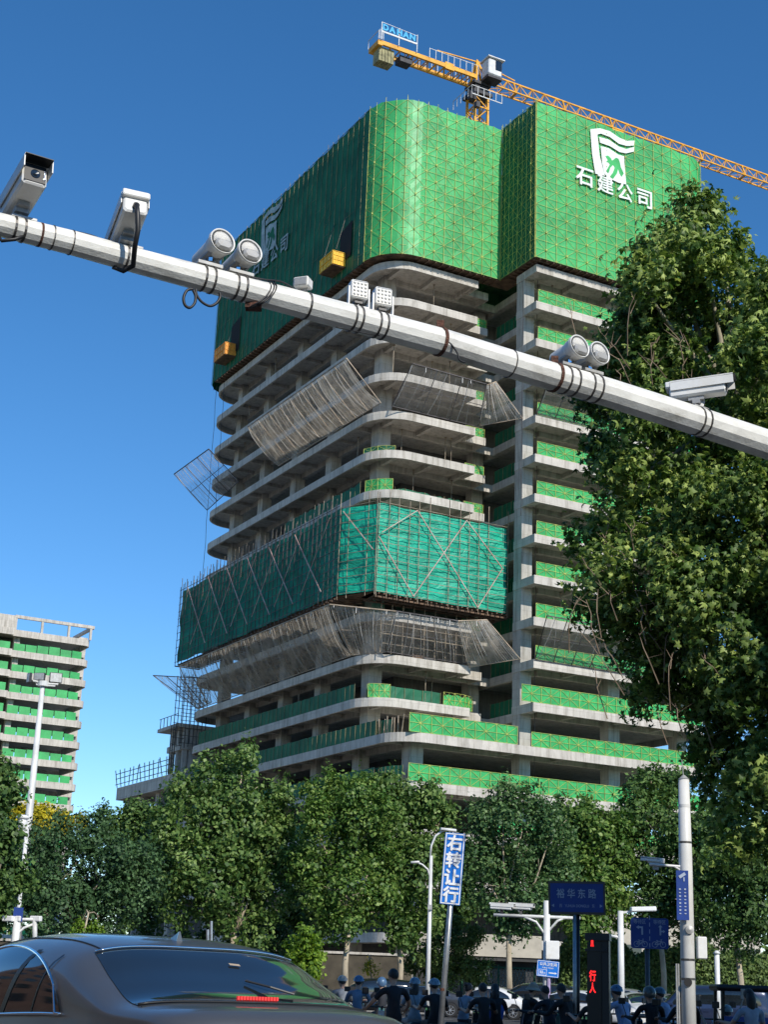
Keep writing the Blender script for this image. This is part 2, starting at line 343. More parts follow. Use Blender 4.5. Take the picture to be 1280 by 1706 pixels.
# ================================================================== SETTING
def sheet(name, x0, x1, y0, y1, z, mat, n=1):
    mb = MB(); mb.quad((x0,y0,z),(x1,y0,z),(x1,y1,z),(x0,y1,z)); return solo(name, mb, mat, kind='structure')
sheet('ground', -1500, 1500, -600, 2600, 0, M['earth'])
sheet('road', -260, 260, -14, 84, .004, M['asphalt'])
sheet('pavement', -260, 260, 84.15, 96, .13, M['paving'])
mb = MB(); mb.box(-260, 260, 84, 84.15, 0, .14); solo('kerb', mb, M['kerb'], kind='structure')
mb = MB()
for i in range(40): mb.quad((-60+i*3, 33, .009), (-59.4+i*3, 33, .009), (-59.4+i*3, 37, .009), (-60+i*3, 37, .009))
mb.quad((-90,31,.009),(90,31,.009),(90,31.3,.009),(-90,31.3,.009))
for y in (52, 62, 72):
    for i in range(30): mb.quad((-120+i*8, y, .009), (-116+i*8, y, .009), (-116+i*8, y+.15, .009), (-120+i*8, y+.15, .009))
solo('road_markings', mb, M['roadpaint'], kind='structure')
# ================================================================== TOWER  (frame: u along front, v deep, z up)
def arc(cx, cy, r, a0, a1, n=7): return [(cx+r*math.cos(rad(a0+(a1-a0)*i/n)), cy+r*math.sin(rad(a0+(a1-a0)*i/n))) for i in range(n+1)]
def offset(poly, d, closed=True):
    out = []; n = len(poly)
    for i in range(n):
        p = Vector(poly[i]); a = Vector(poly[(i-1) % n]) if (closed or i > 0) else None; b = Vector(poly[(i+1) % n]) if (closed or i < n-1) else None
        nn = []
        for s, e in ((a, p), (p, b)):
            if s is None or e is None: continue
            t = (e-s)
            if t.length < 1e-6: continue
            t.normalize(); nn.append(Vector((-t.y, t.x)))       # inward for CCW
        m = sum(nn, Vector((0, 0)))
        if m.length < 1e-6: m = nn[0]
        m.normalize(); k = d/max(.35, m.dot(nn[0])); out.append((p.x+m.x*k, p.y+m.y*k))
    return out
def edge_beam(mb, poly, th, z0, z1, closed=True):
    q = offset(poly, th, closed); n = len(poly)
    for i in range(n if closed else n-1):
        j = (i+1) % n; a, b, c, d = poly[i], poly[j], q[j], q[i]
        mb.add([(a[0],a[1],z0),(b[0],b[1],z0),(c[0],c[1],z0),(d[0],d[1],z0),(a[0],a[1],z1),(b[0],b[1],z1),(c[0],c[1],z1),(d[0],d[1],z1)],
               [(0,3,2,1),(4,5,6,7),(0,1,5,4),(2,3,7,6)])
UP_OUT = arc(-10.6, 8.7, 3.5, 180, 270) + [(-3.4,5.2),(-3.4,7.1),(-1.0,7.1),(-1.0,9.2),(1.2,9.2),(1.2,2.3),(-.7,2.3),(-.7,-1.2)] + arc(17.6, 1.8, 3, 270, 360, 5) + [(20.6, 46)] + arc(17.1, 46, 3.5, 0, 90, 5) + arc(-10.6, 46, 3.5, 90, 180)
LOW_OUT = arc(-11.6, 1.8, 3.0, 180, 270) + arc(17.6, 1.8, 3, 270, 360, 5) + [(20.6, 46)] + arc(17.1, 46, 3.5, 0, 90, 5) + arc(-11.1, 46, 3.5, 90, 180)
ZK = [26.0+3.95*k for k in range(12)]; ZL = [22.0, 17.85, 13.9, 9.9, 5.4]
tower = thing('unfinished_tower', 'tall bare concrete office tower under construction with rounded floor slabs and green edge netting', 'building', (0,0,0), M=BM)
LEFTV = [44.6, 36.7, 28.2, 19.7, 11.0]
def slab(z, out, low=False):
    mb = MB(); mb.prism(out, z-.16, z-.001)
    edge_beam(mb, offset(out, -.004), .25, z-.80, z)
    v0 = 1.0 if low else 8.7
    ul = -14.3 if low else -13.85
    zt, zb = z-.163, z-.72
    for v in LEFTV + ([2.6] if low else []): mb.box(ul, -11.4, v-.2, v+.2, z-.6, zt)
    for i in range(len(LEFTV)-1):
        v = (LEFTV[i]+LEFTV[i+1])/2; mb.box(ul, -11.4, v-.14, v+.14, z-.5, zt)
    mb.box(-11.4, -10.95, v0+.3, 45.5, zb, zt)
    if low:
        for u in (-11.1, -6.5, -2, 3.5, 9.4, 15): mb.box(u, u+.4, -.9, 2.0, z-.6, zt)
        mb.box(-10.9, 18.5, 2.0, 2.4, zb, zt)
    else:
        for u in (-11.9, -7.9, -3.85): mb.box(u, u+.4, 5.5, 9.1, z-.6, zt)
        mb.box(-10.9, .8, 9.2, 9.6, zb, zt); mb.box(1.5, 1.9, 2.4, 14, zb, zt)
        mb.box(-.40, .3, -.9, .97, z-.7, zt)
        for u in (4.6, 9.8, 15): mb.box(u, u+.4, -.9, 2.0, z-.6, zt)
        mb.box(1.95, 18.5, 2.0, 2.4, zb, zt)
    part('floor_slab', mb, M['conc'], tower)
    for v in LEFTV: mb
for z in ZK: slab(z, UP_OUT)
for z in (73.5, 77.4, 81.3): slab(z, UP_OUT)  # storeys hidden behind the net, added to keep its left face dark
for z in ZL: slab(z, LOW_OUT, True)
def column(u0, u1, v0, v1, z0=0, z1=69.2):
    mb = MB(); mb.box(u0, u1, v0, v1, z0, z1); part('column', mb, M['conc_col'], tower)
column(-.65, .55, 1.0, 2.3, z1=69.3)
column(-.1, 1.15, 10.9, 12.1, 22)
column(-12.15, -10.8, 8.9, 10.4, 22); column(-12.05, -10.7, 1.0, 2.4, 0, 22)
column(9.35, 10.65, 1.0, 2.3, z1=69.3); column(18.0, 19.2, 1.6, 2.9, z1=69.3)
for v in LEFTV: column(-12.1, -11.0, v-.65, v+.65) if v > 12 else column(-12.1, -11.0, v-.65, v+.65, 0, 22)
for v in (12, 20, 28.4, 36.8, 44.8): column(18, 19.2, v, v+1.2)
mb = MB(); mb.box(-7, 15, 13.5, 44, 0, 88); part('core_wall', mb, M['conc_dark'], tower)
# ---- green guard nets on slab edges
def path_len(path):
    L = [0]
    for a, b in zip(path, path[1:]): L.append(L[-1]+math.dist(a, b))
    return L
def path_at(path, L, s):
    s = max(0, min(L[-1], s))
    for i in range(len(path)-1):
        if s <= L[i+1] or i == len(path)-2:
            t = (s-L[i])/max(1e-6, L[i+1]-L[i]); a, b = path[i], path[i+1]
            d = Vector((b[0]-a[0], b[1]-a[1])).normalized()
            return Vector((a[0]+(b[0]-a[0])*t, a[1]+(b[1]-a[1])*t)), Vector((d.y, -d.x))
def guard(path, z, h, mat='net_guard', star=True, bars='lattice', slump=.05, pitch=2.1, bw=.036):
    L = path_len(path); tot = L[-1]; n = max(2, int(tot/.5)); mb = MB()
    hh = [h*(1-random.random()*slump) for _ in range(n+1)]
    pts = [path_at(path, L, tot*i/n) for i in range(n+1)]
    wob = [random.uniform(-.03, .03) for _ in range(n+1)]
    vs = []
    for i, (p, q) in enumerate(pts):
        for j in range(3): vs.append((p.x+q.x*wob[i]*(j % 2), p.y+q.y*wob[i]*(j % 2), z+.02+hh[i]*j/2))
    mb.add(vs, [(i*3+j, i*3+3+j, i*3+4+j, i*3+1+j) for i in range(n) for j in range(2)])
    g = part('guard_net', mb, M[mat], tower)
    fb = MB(); m = max(1, round(tot/pitch)); st = tot/m
    def at(s, t):
        p, q = path_at(path, L, s); return (p.x+q.x*.06, p.y+q.y*.06, z+.04+(h-.06)*t)
    for i in range(m+1): fb.bar(at(i*st, 0), at(i*st, 1), bw)
    if star:
        for i in range(m):
            a, b, c = i*st, (i+.5)*st, (i+1)*st
            fb.bar(at(b, 0), at(b, 1), bw*.8)
            for t in (0, .5, 1): fb.bar(at(a, t), at(b, t), bw*.7); fb.bar(at(b, t), at(c, t), bw*.7)
            for s, t in ((a, 0), (c, 0), (a, 1), (c, 1)): fb.bar(at(b, .5), at(s, t), bw*.7)
    else:
        for i in range(m): fb.bar(at((i+.5)*st, 0), at((i+.5)*st, 1), bw*.6)
    part('net_frame', fb, M[bars], g)
FB = lambda u0, d=.12: [(u0, -1.2+d), (17.6, -1.2+d)] + arc(17.6, 1.8, 3-d, 270, 360, 5) + [(20.6-d, 20)]
for k, z in enumerate(ZK[:11]):
    guard(FB(-.4 if k else -1.9, .14 if k else .1), z, 1.35 if k else 1.55)
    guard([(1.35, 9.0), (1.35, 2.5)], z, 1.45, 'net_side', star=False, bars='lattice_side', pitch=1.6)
    if k >= 2: guard([(-3.3, 7.25), (-1.1, 7.25)], z, .95, pitch=1.1)
guard(FB(-.8), ZL[0], 1.35); guard([(-13.4, -1.08), (-2.3, -1.08)], ZL[0], 1.65)
guard([(-13.35, -1.08)] + FB(-12, .12), ZL[1], 1.5)
guard(FB(-6, .12), ZL[2], 1.4)
guard([(-13.3, 7.1), (-12.6, 6.7), (-5.8, 6.6)], ZK[0], 1.35, 'net_side', star=False, bars='lattice_side', pitch=1.9)
guard([(-13.4, 6.6), (-12.9, 6.2), (-11.6, 5.75)], ZK[0], 1.3, pitch=1.2)
guard([(-5.7, 6.2), (-3.5, 6.2), (-2.2, 6.8)], ZK[0], 1.4, pitch=1.2, slump=.3)
guard([(-12.2, 7.4), (-11, 6.9), (-3.6, 6.9)], ZK[5], .85, 'net_side', star=False, bars='lattice_side', slump=.4)
guard([(-13.6, 8.4), (-12.9, 7.0), (-11.8, 6.3)], ZK[5], 1.35, pitch=1.4)
guard([(-13.4, 9.4), (-12.6, 7.6), (-11.4, 6.8)], ZK[6], .95, 'net_side', pitch=1.4)
LFV = lambda v0, v1: [(-13.9, v0), (-13.9, v1)][::-1]
for z, a, b, h in ((ZK[0], 8.2, 45.5, 1.45), (ZL[0], 3.2, 45.5, 1.45), (ZL[1], 3.2, 45.5, 1.45), (ZL[2], 2.5, 45.5, 1.45)):
    off = -.35 if z < 23 else 0
    guard([(-13.9+off, b), (-13.9+off, a)], z, h, 'net_side', star=False, bars='lattice_side', pitch=1.9, bw=.035)
guard([(-13.7, 26), (-13.7, 9.2)], ZK[5], 1.5, 'net_side', star=False, bars='lattice_side', bw=.03, slump=.2)
guard([(-13.7, 33), (-13.7, 9.2)], ZK[4], 1.5, 'net_side', star=False, bars='lattice_side', bw=.03, slump=.2)
guard([(-14.1, 4.6), (-13.6, 1.4)], ZL[0], 1.4, 'net_side', star=False, bars='pole_rust', pitch=1.)
guard([(-14.1, 6), (-14.0, 2), (-13.4, -.3)], ZL[1], 1.4, 'net_side', star=False, bars='lattice_side', pitch=1.)
# brown timber posts leaning at the corner of the second storey
mb = MB()
for i in range(9):
    t = i/8; u = -14.1+.5*t; v = 4.2-4.4*t; mb.bar((u, v, 22.02), (u+random.uniform(-.2,.2), v+random.uniform(-.4,.4), 22+random.uniform(1.1, 1.7)), .07)
part('timber_post', mb, M['batten'], tower)
# paint splashes / ties on left slab edges
mb = MB()
for z in (ZL[1], ZL[0], ZK[5], ZK[6], ZK[8]):
    for i in range(16):
        v = random.uniform(6, 26); u = -14.13 if z > 23 else -14.63; zz = z-random.uniform(.02,.3); w = random.uniform(.03,.12)
        mb.quad((u, v, zz), (u, v+w, zz), (u, v+w*.8, zz-w), (u, v-.02, zz-w*.7))
part('torn_film', mb, M['rope'], tower)
# stair / hoist tower stubs at the far left edge
mb = MB()
for v in (46.5, 47.6, 48.7):
    for u in (-14.9, -13.9, -12.9, -11.9):
        mb.bar((u, v+2.2, 26.2), (u, v+2.2, 34.6), .07)
for z in np.arange(26.6, 34.6, .85): 
    mb.bar((-15, 48.7, z), (-11.7, 48.7, z), .06); mb.bar((-15, 50.9, z), (-11.7, 50.9, z), .06)
part('rear_scaffold', mb, M['pole_dark'], tower)
rp = random.Random(3)
for i in range(46):      # steel shoring props left standing near the slab edges
    k = rp.choice(range(0, 11)); z = ZK[k]; side = rp.random()
    u, v = (rp.uniform(-12.5, -3.8), rp.uniform(6.4, 8.4)) if side < .5 else ((rp.uniform(-13.2, -12.4), rp.uniform(10, 44)) if side < .75 else (rp.uniform(2, 17), rp.uniform(.2, 1.6)))
    mb = MB(); mb.tube([(u, v, z), (u, v, z+3.2)], .045, 5); mb.box(u-.1, u+.1, v-.1, v+.1, z+3.1, z+3.15); part('shoring_prop', mb, M['pole_rust'], tower)
for u, v, z0_, z1_ in ((-14.35, 46.8, 40, 69.5), (-14.5, 44, 52, 69), (.9, .9, 20, 69), (-.9, .8, 44, 69)):
    mb = MB(); mb.tube([(u+.06*math.sin(i*2.1), v, z0_+(z1_-z0_)*i/12) for i in range(13)], .028, 4); part('hanging_rope', mb, M['pole_dark'], tower)
for i in range(14):      # stacked materials near the edges
    k = rp.choice(range(1, 11)); z = ZK[k]; u = rp.uniform(-11, -4.2) if i % 2 else rp.uniform(2.5, 16); v = rp.uniform(6.6, 8) if i % 2 else rp.uniform(.4, 1.4)
    mb = MB(); mb.box(u, u+rp.uniform(.5, 1.4), v, v+.8, z, z+rp.uniform(.3, .9)); part('material_stack', mb, M['plank'] if i % 3 else M['conc_col'], tower)
# ================================================================== UPPER NET ENCLOSURE
ZB, ZT = 69.75, 87.0
encl = thing('scaffold_enclosure', 'bright green netted climbing scaffold wrapped around the top storeys with white company logo', 'scaffolding', (0,0,ZB), M=BM)
def lattice_face(name, path, mat, bars, star=True, pitch=2.35, bw=.042, z0=ZB, z1=ZT, rows=9, flaw=True):
    L = path_len(path); tot = L[-1]
    m = max(1, round(tot/pitch)); n = m*4; mb = MB()
    pts = [path_at(path, L, tot*i/n) for i in range(n+1)]; R = rows*3; vs = []
    top = [z1+random.uniform(-.12, .12) for _ in range(n+1)]
    for i, (p, q) in enumerate(pts):
        for j in range(R+1):
            w = 0 if (i % 2 == 0 and j % 3 == 0) else random.uniform(-.03, .0)
            vs.append((p.x+q.x*w, p.y+q.y*w, z0+(top[i]-z0)*j/R))
    mb.add(vs, [(i*(R+1)+j, (i+1)*(R+1)+j, (i+1)*(R+1)+j+1, i*(R+1)+j+1) for i in range(n) for j in range(R)])
    g = part(name, mb, M[mat], encl)
    fb = MB(); st = tot/m; hr = (z1-z0)/rows
    def at(s, z, o=.07):
        p, q = path_at(path, L, s); return (p.x+q.x*o, p.y+q.y*o, z)
    for i in range(m+1): fb.bar(at(i*st, z0-.1), at(i*st, z1+.1+random.random()*.5), bw)
    for i in range(m):
        a, b, c = i*st, (i+.5)*st, (i+1)*st
        fb.bar(at(b, z0), at(b, z1+random.random()*.4), bw*.8)
        for r in range(rows):
            za, zb = z0+r*hr, z0+(r+1)*hr; zm = (za+zb)/2
            if not star:
                if random.random() < .25: fb.bar(at(a, za), at(c, zb), bw*.45)
                if random.random() < .3: fb.bar(at(a, zm), at(c, zm), bw*.4)
                continue
            fb.bar(at(a, za), at(c, za), bw*.6)
            if r % 1 == 0: fb.bar(at(a, zm), at(c, zm), bw*.5)
            for s, z in ((a, za), (c, za), (a, zb), (c, zb)): fb.bar(at(b, zm), at(s, z), bw*.55)
            p = Vector(at(b, zm, .1)); fb.box(p.x-.06, p.x+.06, p.y-.06, p.y+.06, p.z-.08, p.z+.08)
    fb.bar(at(0, z1), at(tot, z1), bw) if len(path) == 2 else None
    part('lattice_frame', fb, M[bars], g)
    return g
cornerA = arc(-11.0, 8.2, 3.95, 180, 270, 5)
fA = lattice_face('net_wall', cornerA + [(-1.4, 4.25)], 'net_green', 'lattice', rows=9)
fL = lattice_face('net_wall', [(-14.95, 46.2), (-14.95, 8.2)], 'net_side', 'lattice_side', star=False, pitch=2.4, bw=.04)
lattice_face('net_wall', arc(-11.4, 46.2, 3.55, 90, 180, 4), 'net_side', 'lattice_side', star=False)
lattice_face('net_wall', [(-1.4, 4.25), (-1.4, -2.0)], 'net_side', 'lattice', star=True, pitch=1.7)
fB = lattice_face('net_wall', [(-1.4, -2.0), (18.4, -2.0)] + arc(18.4, 1.1, 3.1, 270, 360, 5)[1:], 'net_green', 'lattice', rows=9)
lattice_face('net_wall', [(21.5, 1.1), (21.5, 46)], 'net_green', 'lattice', star=False)
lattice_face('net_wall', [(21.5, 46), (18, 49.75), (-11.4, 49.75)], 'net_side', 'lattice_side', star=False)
# plank decks closing the bottom
mb = MB()
ring_o = arc(-11.0, 8.2, 3.9, 180, 270, 5)+[(-1.35,4.3),(-1.35,-1.95),(18.4,-1.95)]
ring_i = arc(-11.0, 8.2, 2.2, 180, 270, 5)+[(.6,6.0),(.6,.0),(18.4,.0)]
for i in range(len(ring_o)-1):
    a, b, c, d = ring_o[i], ring_o[i+1], ring_i[i+1], ring_i[i]; mb.quad((a[0],a[1],ZB-.02),(d[0],d[1],ZB-.02),(c[0],c[1],ZB-.02),(b[0],b[1],ZB-.02))
mb.box(-14.9, -13.2, 8.2, 46.2, ZB-.08, ZB-.02)
for v in np.arange(8.6, 46, .75): mb.box(-14.98, -13.3, v, v+.12, ZB-.22, ZB-.09)
for u in np.arange(-.8, 18, .8): mb.box(u, u+.12, -1.95, -.2, ZB-.16, ZB-.03)
for v in np.arange(-1.6, 4, .7): mb.box(-1.3, .6, v, v+.12, ZB-.16, ZB-.03)
for u in np.arange(-10.6, -1.5, .8): mb.box(u, u+.12, 4.3, 5.8, ZB-.16, ZB-.03)
part('deck_plank', mb, M['plank'], encl)
# logos
def Z3(x, y):   # logo drawing units -> metres on the front net (u, z)
    p = P(820+x/2.7826, 60+y/2.7826, 'v', -2.12); return (p.x, p.z)
FLAG = [[(455,434),(500,430),(545,443),(590,474),(625,488),(660,487),(657,510),(625,512),(588,502),(545,470),(505,455),(488,458),(499,560),(523,650),(478,640),(463,545)],
        [(496,470),(540,482),(588,515),(622,526),(659,516),(657,538),(620,546),(590,540),(545,512),(500,497)],
        [(503,512),(540,522),(585,552),(612,560),(613,590),(622,690),(585,682),(540,660),(521,640),(510,590)]]
CUT = [[(525,560),(535,556),(548,566),(556,580),(574,566),(586,572),(592,590),(596,610),(610,640),(600,655),(590,640),(584,618),(578,640),(560,665),(545,655),(560,635),(568,612),(560,600),(548,612),(538,640),(528,628),(545,598),(540,590),(528,585),(536,578)]]
def logo(to3, mat_w, mat_c, parent, name):
    mb = MB()
    for pg in FLAG: mb.quad(*[to3(*Z3(*q), 0) for q in pg])
    chars = [('石', 428, 655), ('建', 524, 690), ('公', 615, 727), ('司', 706, 757)]
    for ch, x, y in chars:
        c = Z3(x, y); 
        def mk(c=c):
            o = to3(c[0], c[1], 0); ex = to3(c[0]+1, c[1], 0)-o; ey = to3(c[0], c[1]+1, 0)-o
            ez = (to3(c[0], c[1], 1)-o); Mx = Matrix((( ex.x, ey.x, ez.x, o.x), (ex.y, ey.y, ez.y, o.y), (ex.z, ey.z, ez.z, o.z), (0,0,0,1))); return Mx
        text_mb(mb, ch, 1.95 if ch != '公' else 1.85, mk(), bold=.022)
    g = part(name, mb, M[mat_w], parent)
    mc = MB()
    for pg in CUT: mc.quad(*[to3(*Z3(*q), .02) for q in pg])
    part('logo_cutout', mc, M[mat_c], g)
logo(lambda a, z, o: Vector((a, -2.16-o, z)), 'white_print', 'net_green', encl, 'company_logo')
logo(lambda a, z, o: Vector((-15.11-o, 39.7-a, z)), 'shaded_print', 'net_side', encl, 'company_logo')
# black sheets over the left net, standing for the shade inside loading openings
for (v0, v1, z0, z1) in ((11.0, 13.6, 71.6, 75.6), (39.0, 41.6, 71.4, 75.6)):
    mb = MB(); mb.quad((-15.06, v0, z0), (-15.06, v1, z0), (-15.06, v1, z1-.5), (-15.06, v0, z1))
    part('dark_opening_sheet', mb, M['black'], encl)
def platform(v0, v1, u0, z, mat, label):
    t = thing('loading_platform', label, 'platform', (u0, v0, z), group='loading platforms', M=BM)
    mb = MB(); mb.box(u0, -14.9, v0, v1, z-.12, z); part('deck', mb, M['plank'], t)
    for s, (a, b, c, d) in enumerate(((u0, -15.0, v0, v0), (u0, u0, v0, v1), (u0, -15.0, v1, v1))):
        mb = MB()
        if c == d: mb.box(a, b, c-.03, c+.03, z+.02, z+1.42)
        else: mb.box(a-.03, a+.03, c+.04, d-.04, z+.02, z+1.42)
        sp = part('side_panel', mb, M[mat], t)
        fb = MB(); y = c-.06 if c == d and s == 0 else c+.06
        if c == d:
            for zz in (z, z+.5, z+1., z+1.45): fb.bar((a, y, zz), (b, y, zz), .05)
            for k in range(6): fb.bar((a+(b-a)*k/5, y, z), (a+(b-a)*k/5, y, z+1.45), .03)
        else:
            for zz in (z, z+.7, z+1.45): fb.bar((a-.07, c, zz), (a-.07, d, zz), .08)
            for k in range(5): fb.bar((a-.07, c+(d-c)*k/4, z), (a-.07, c+(d-c)*k/4, z+1.45), .05)
        part('panel_frame', fb, M[mat], sp)
    rb = MB(); rb.tube([(u0+.3, v0, z+1.7), (-15, v0+.1, z+6.2)], .03, 5); rb.tube([(u0+.3, v1, z+1.7), (-15, v1, z+6.2)], .03, 5)
    part('stay_rope', rb, M['strap'], t)
a = P(556, 413, 'v', 12.3); platform(12.3, 15.2, a.x, a.z-1.75, 'loading', 'yellow loading platform jutting from the dark net, nearer to the rounded corner')
a = P(377, 566, 'v', 40.0); platform(40.0, 43.2, a.x, a.z-1.75, 'loading_o', 'orange loading platform jutting from the dark net at its far left end')
# ================================================================== LOWER SCAFFOLD BOX
box = thing('scaffold_box', 'teal tarpaulin covered tube scaffold wrapped around the middle storeys', 'scaffolding', (-14.8, 3.5, 35), M=BM)
def tarp(path, z0, z1, poles, pitch, rows, diag, ext=(.6, 1.7), horiz=True, mat='tarp'):
    L = path_len(path); tot = L[-1]; n = int(tot/.55); R = 14; mb = MB(); vs = []
    for i in range(n+1):
        p, q = path_at(path, L, tot*i/n); zt = z1-.1*random.random()
        for j in range(R+1):
            w = -.12+.10*math.sin(i*.7+j*.9+random.random())+random.uniform(-.07,.04); vs.append((p.x+q.x*w, p.y+q.y*w, z0+(zt-z0)*j/R))
    mb.add(vs, [(i*(R+1)+j, (i+1)*(R+1)+j, (i+1)*(R+1)+j+1, i*(R+1)+j+1) for i in range(n) for j in range(R)])
    part('tarpaulin', mb, M[mat], box, smooth=True)
    fb = MB(); m = round(tot/pitch)
    def at(s, z, o=.12): p, q = path_at(path, L, s); return (p.x+q.x*o, p.y+q.y*o, z)
    for i in range(m+1):
        if random.random() < .92: fb.bar(at(tot*i/m, z0-.45), at(tot*i/m+random.uniform(-.08,.08), z1+random.uniform(*ext)), .058)
    if horiz:
        for r in range(rows+1):
            z = z0+(z1-z0)*r/rows
            for a, b in zip(L, L[1:]): fb.bar(at(a, z, .2), at(b-.001, z+random.uniform(-.04,.04), .2), .045)
    part('pole_grid', fb, M[poles], box)
    db = MB()
    for (s0, za, s1, zb) in diag: db.bar(at(s0*tot, z0+(z1-z0)*za, .3), at(s1*tot, z0+(z1-z0)*zb, .3), .075)
    part('diagonal_brace', db, M['pole_white'], box)
tarp([(-14.75, 3.5), (-.6, 3.5)], 35.1, 43.5, 'pole_rust', 1.12, 11, [(.02,.65,.28,.98),(.28,.98,.76,.0),(.27,0,.66,.98),(.66,.98,.95,.5),(.76,0,.95,.5),(.0,.6,.27,0)])
tarp([(-16.6, 7.3), (-14.75, 3.5)], 35.2, 43.5, 'pole_rust', 1.1, 11, [(.1,.95,.95,.45)])
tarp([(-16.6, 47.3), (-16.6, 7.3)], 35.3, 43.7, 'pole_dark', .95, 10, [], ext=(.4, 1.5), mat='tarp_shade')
db = MB()
for i, v in enumerate((44.6, 38.6, 33.4, 28.0, 22.6, 16.6)):
    db.bar((-16.95, v, 43.6-.1*i), (-16.95, v-6.5, 36), .075)
    if i % 1 == 0: db.bar((-16.9, v-7.5, 43), (-16.9, v-2.0, 36.6), .05)
part('diagonal_brace', db, M['pole_white'], box)
mb = MB()
for v in np.arange(8, 47, .95): mb.bar((-16.75, v, 43.2+random.uniform(-3, -.5)), (-16.75, v+random.uniform(-.1,.1), 43.8+random.uniform(.2, 1.4)), .05)
part('loose_pole', mb, M['pole_rust'], box)
mb = MB()
mb.quad((-14.7,3.5,35.05),(-14.7,6.4,35.05),(-.6,6.4,35.05),(-.6,3.5,35.05)); mb.quad((-16.6,7.3,35.05),(-16.6,47,35.05),(-13.9,47,35.05),(-13.9,7.3,35.05)); mb.quad((-14.7,3.5,35.05),(-16.6,7.3,35.05),(-13.9,7.4,35.05),(-13.9,4.4,35.05))
for u in np.arange(-14.5, -.6, .55): mb.bar((u, 3.2, 34.85+random.uniform(-.1,.05)), (u+random.uniform(-.3,.3), 6.4, 34.8), .13)
for v in np.arange(7.5, 47, .8): mb.bar((-16.9, v, 34.8), (-13.9, v, 34.8), .12)
for v in (3.6, 4.6, 5.6): mb.bar((-14.7, v, 34.65), (-.6, v, 34.65), .14)
part('base_plank', mb, M['plank'], box)
# inner scaffold frame between box and catch nets (front)
mb = MB()
for u in np.arange(-13, -3.2, 1.15): mb.bar((u, 5.4, 30.0), (u, 5.4, 34.7), .08)
for z in (30.9, 31.8, 32.7, 33.6): mb.bar((-13, 5.35, z), (-3.4, 5.35, z), .07)
part('inner_frame', mb, M['pole_rust'], box)
# ================================================================== CATCH NETS
def catch(label, pts, mat, nb=6, sag=.35, strings=16, base=None, group='catch nets slung out from the slab edges', bright='rope'):
    """pts: inner start, inner end, outer end, outer start"""
    a, b, c, d = [Vector(p) for p in pts]
    t = thing('catch_net', label, 'safety net', a if base is None else base, group=group, M=BM)
    nrm = (b-a).cross(d-a).normalized()
    if nrm.z > 0: nrm = -nrm
    def S(s, r):
        p = a.lerp(b, s).lerp(d.lerp(c, s), r); w = 4*r*(1-r)*sag*(.7+.3*math.sin(s*nb*math.pi*2+1.3)) + .10*sag*math.sin(s*37+r*9)
        return p+nrm*w
    nu = max(8, int((b-a).length*1.6)); mb = MB(); mb.grid(lambda s, r: S(s, r), nu, 8)
    g = part('mesh_sheet', mb, M[mat], t, smooth=True)
    sb = MB()
    for i in range(strings+1):
        s = i/strings; s = min(1, max(0, s+random.uniform(-.3,.3)/strings))
        s2 = min(1, max(0, s+random.uniform(-.5,.5)/strings))
        sb.tube([S(s+(s2-s)*k/5, k/5)-nrm*.03 for k in range(6)], .014 if i % 3 else .03, 4, False)
    part('net_string', sb, M[bright], g)
    fb = MB(); fb.bar(d, c, .09); fb.bar(a, b, .07); fb.bar(a.lerp(d, .5), b.lerp(c, .5), .05)
    for i in range(nb+1): s = i/nb; fb.bar(a.lerp(b, s), d.lerp(c, s), .07)
    part('net_pole', fb, M['pole_dark'] if mat != 'net_grey' else M['batten'], t)
    rb = MB()
    for i in range(nb): s = (i+random.random())/nb; p = d.lerp(c, s); rb.bar(p, p+Vector((0, 0, -random.uniform(.2,.6))), .05)
    part('tie', rb, M['rope'], t)
catch('grey catch net sloping off the shaded left facade between the two green scaffolds', [(-14.2,27.6,53.9),(-14.2,4.9,53.8),(-18,5.0,57.5),(-18,27.7,57.6)], 'net_grey', 9, .5, 34)
catch('thin catch net in front of the lit rounded balcony below the white pipe', [(-12.9,5.05,53.8),(-3.2,5.1,53.8),(-4.2,2.0,57.0),(-12.5,2.0,57.2)], 'net_thin', 3, .3, 8)
catch('small folded catch net hanging at the notch beside the tall corner column, upper storeys', [(-3.0,5.0,53.9),(-.75,.9,53.9),(-2.9,2.4,57.7),(-4.1,2.2,57.0)], 'net_grey', 3, .2, 14)
a, b = P(345,850,'u',-14), P(398,802,'u',-14); c, d = P(348,748,'u',-18.2), P(290,790,'u',-18.2)
catch('pale catch net against the sky at the far left end of the upper storeys', [a, b, c, d], 'net_pale', 3, .2, 12)
catch('long grey catch net sloping down under the teal scaffold on the shaded side', [(-14.2,46,30.1),(-14.2,8.5,30.1),(-17.9,6.2,33.9),(-17.7,43.3,34.2)], 'net_grey', 12, .5, 56)
catch('grey catch net around the rounded corner under the teal scaffold', [(-14.2,8.5,30.1),(-12.4,5.2,30.1),(-13.0,2.6,33.3),(-17.9,6.2,33.9)], 'net_grey', 3, .3, 14)
catch('catch net with brown rods behind it, under the front of the teal scaffold', [(-12.4,5.15,30.1),(-3.6,5.15,30.1),(-6.6,2.4,33.3),(-13.0,2.6,33.3)], 'net_thin', 5, .3, 12)
catch('twisted grey catch net in the notch under the teal scaffold, next to the tall column', [(-3.6,5.1,29.8),(-.75,.9,30.3),(-3.6,2.2,33.8),(-6.6,2.4,33.3)], 'net_grey', 3, .3, 20)
catch('faint wide catch net in front of the right wing, beside the teal scaffold', [(-.6,-1.3,29.9),(11.5,-1.3,29.9),(11.5,-5,33.0),(-1.6,-4.6,33.2)], 'net_thin', 6, .3, 7)
catch('faint catch net in front of the right wing, just under the white pipe', [(-.6,-1.3,53.7),(8,-1.3,53.7),(8,-4.6,56.8),(-1.2,-4.6,56.8)], 'net_thin', 4, .3, 6)
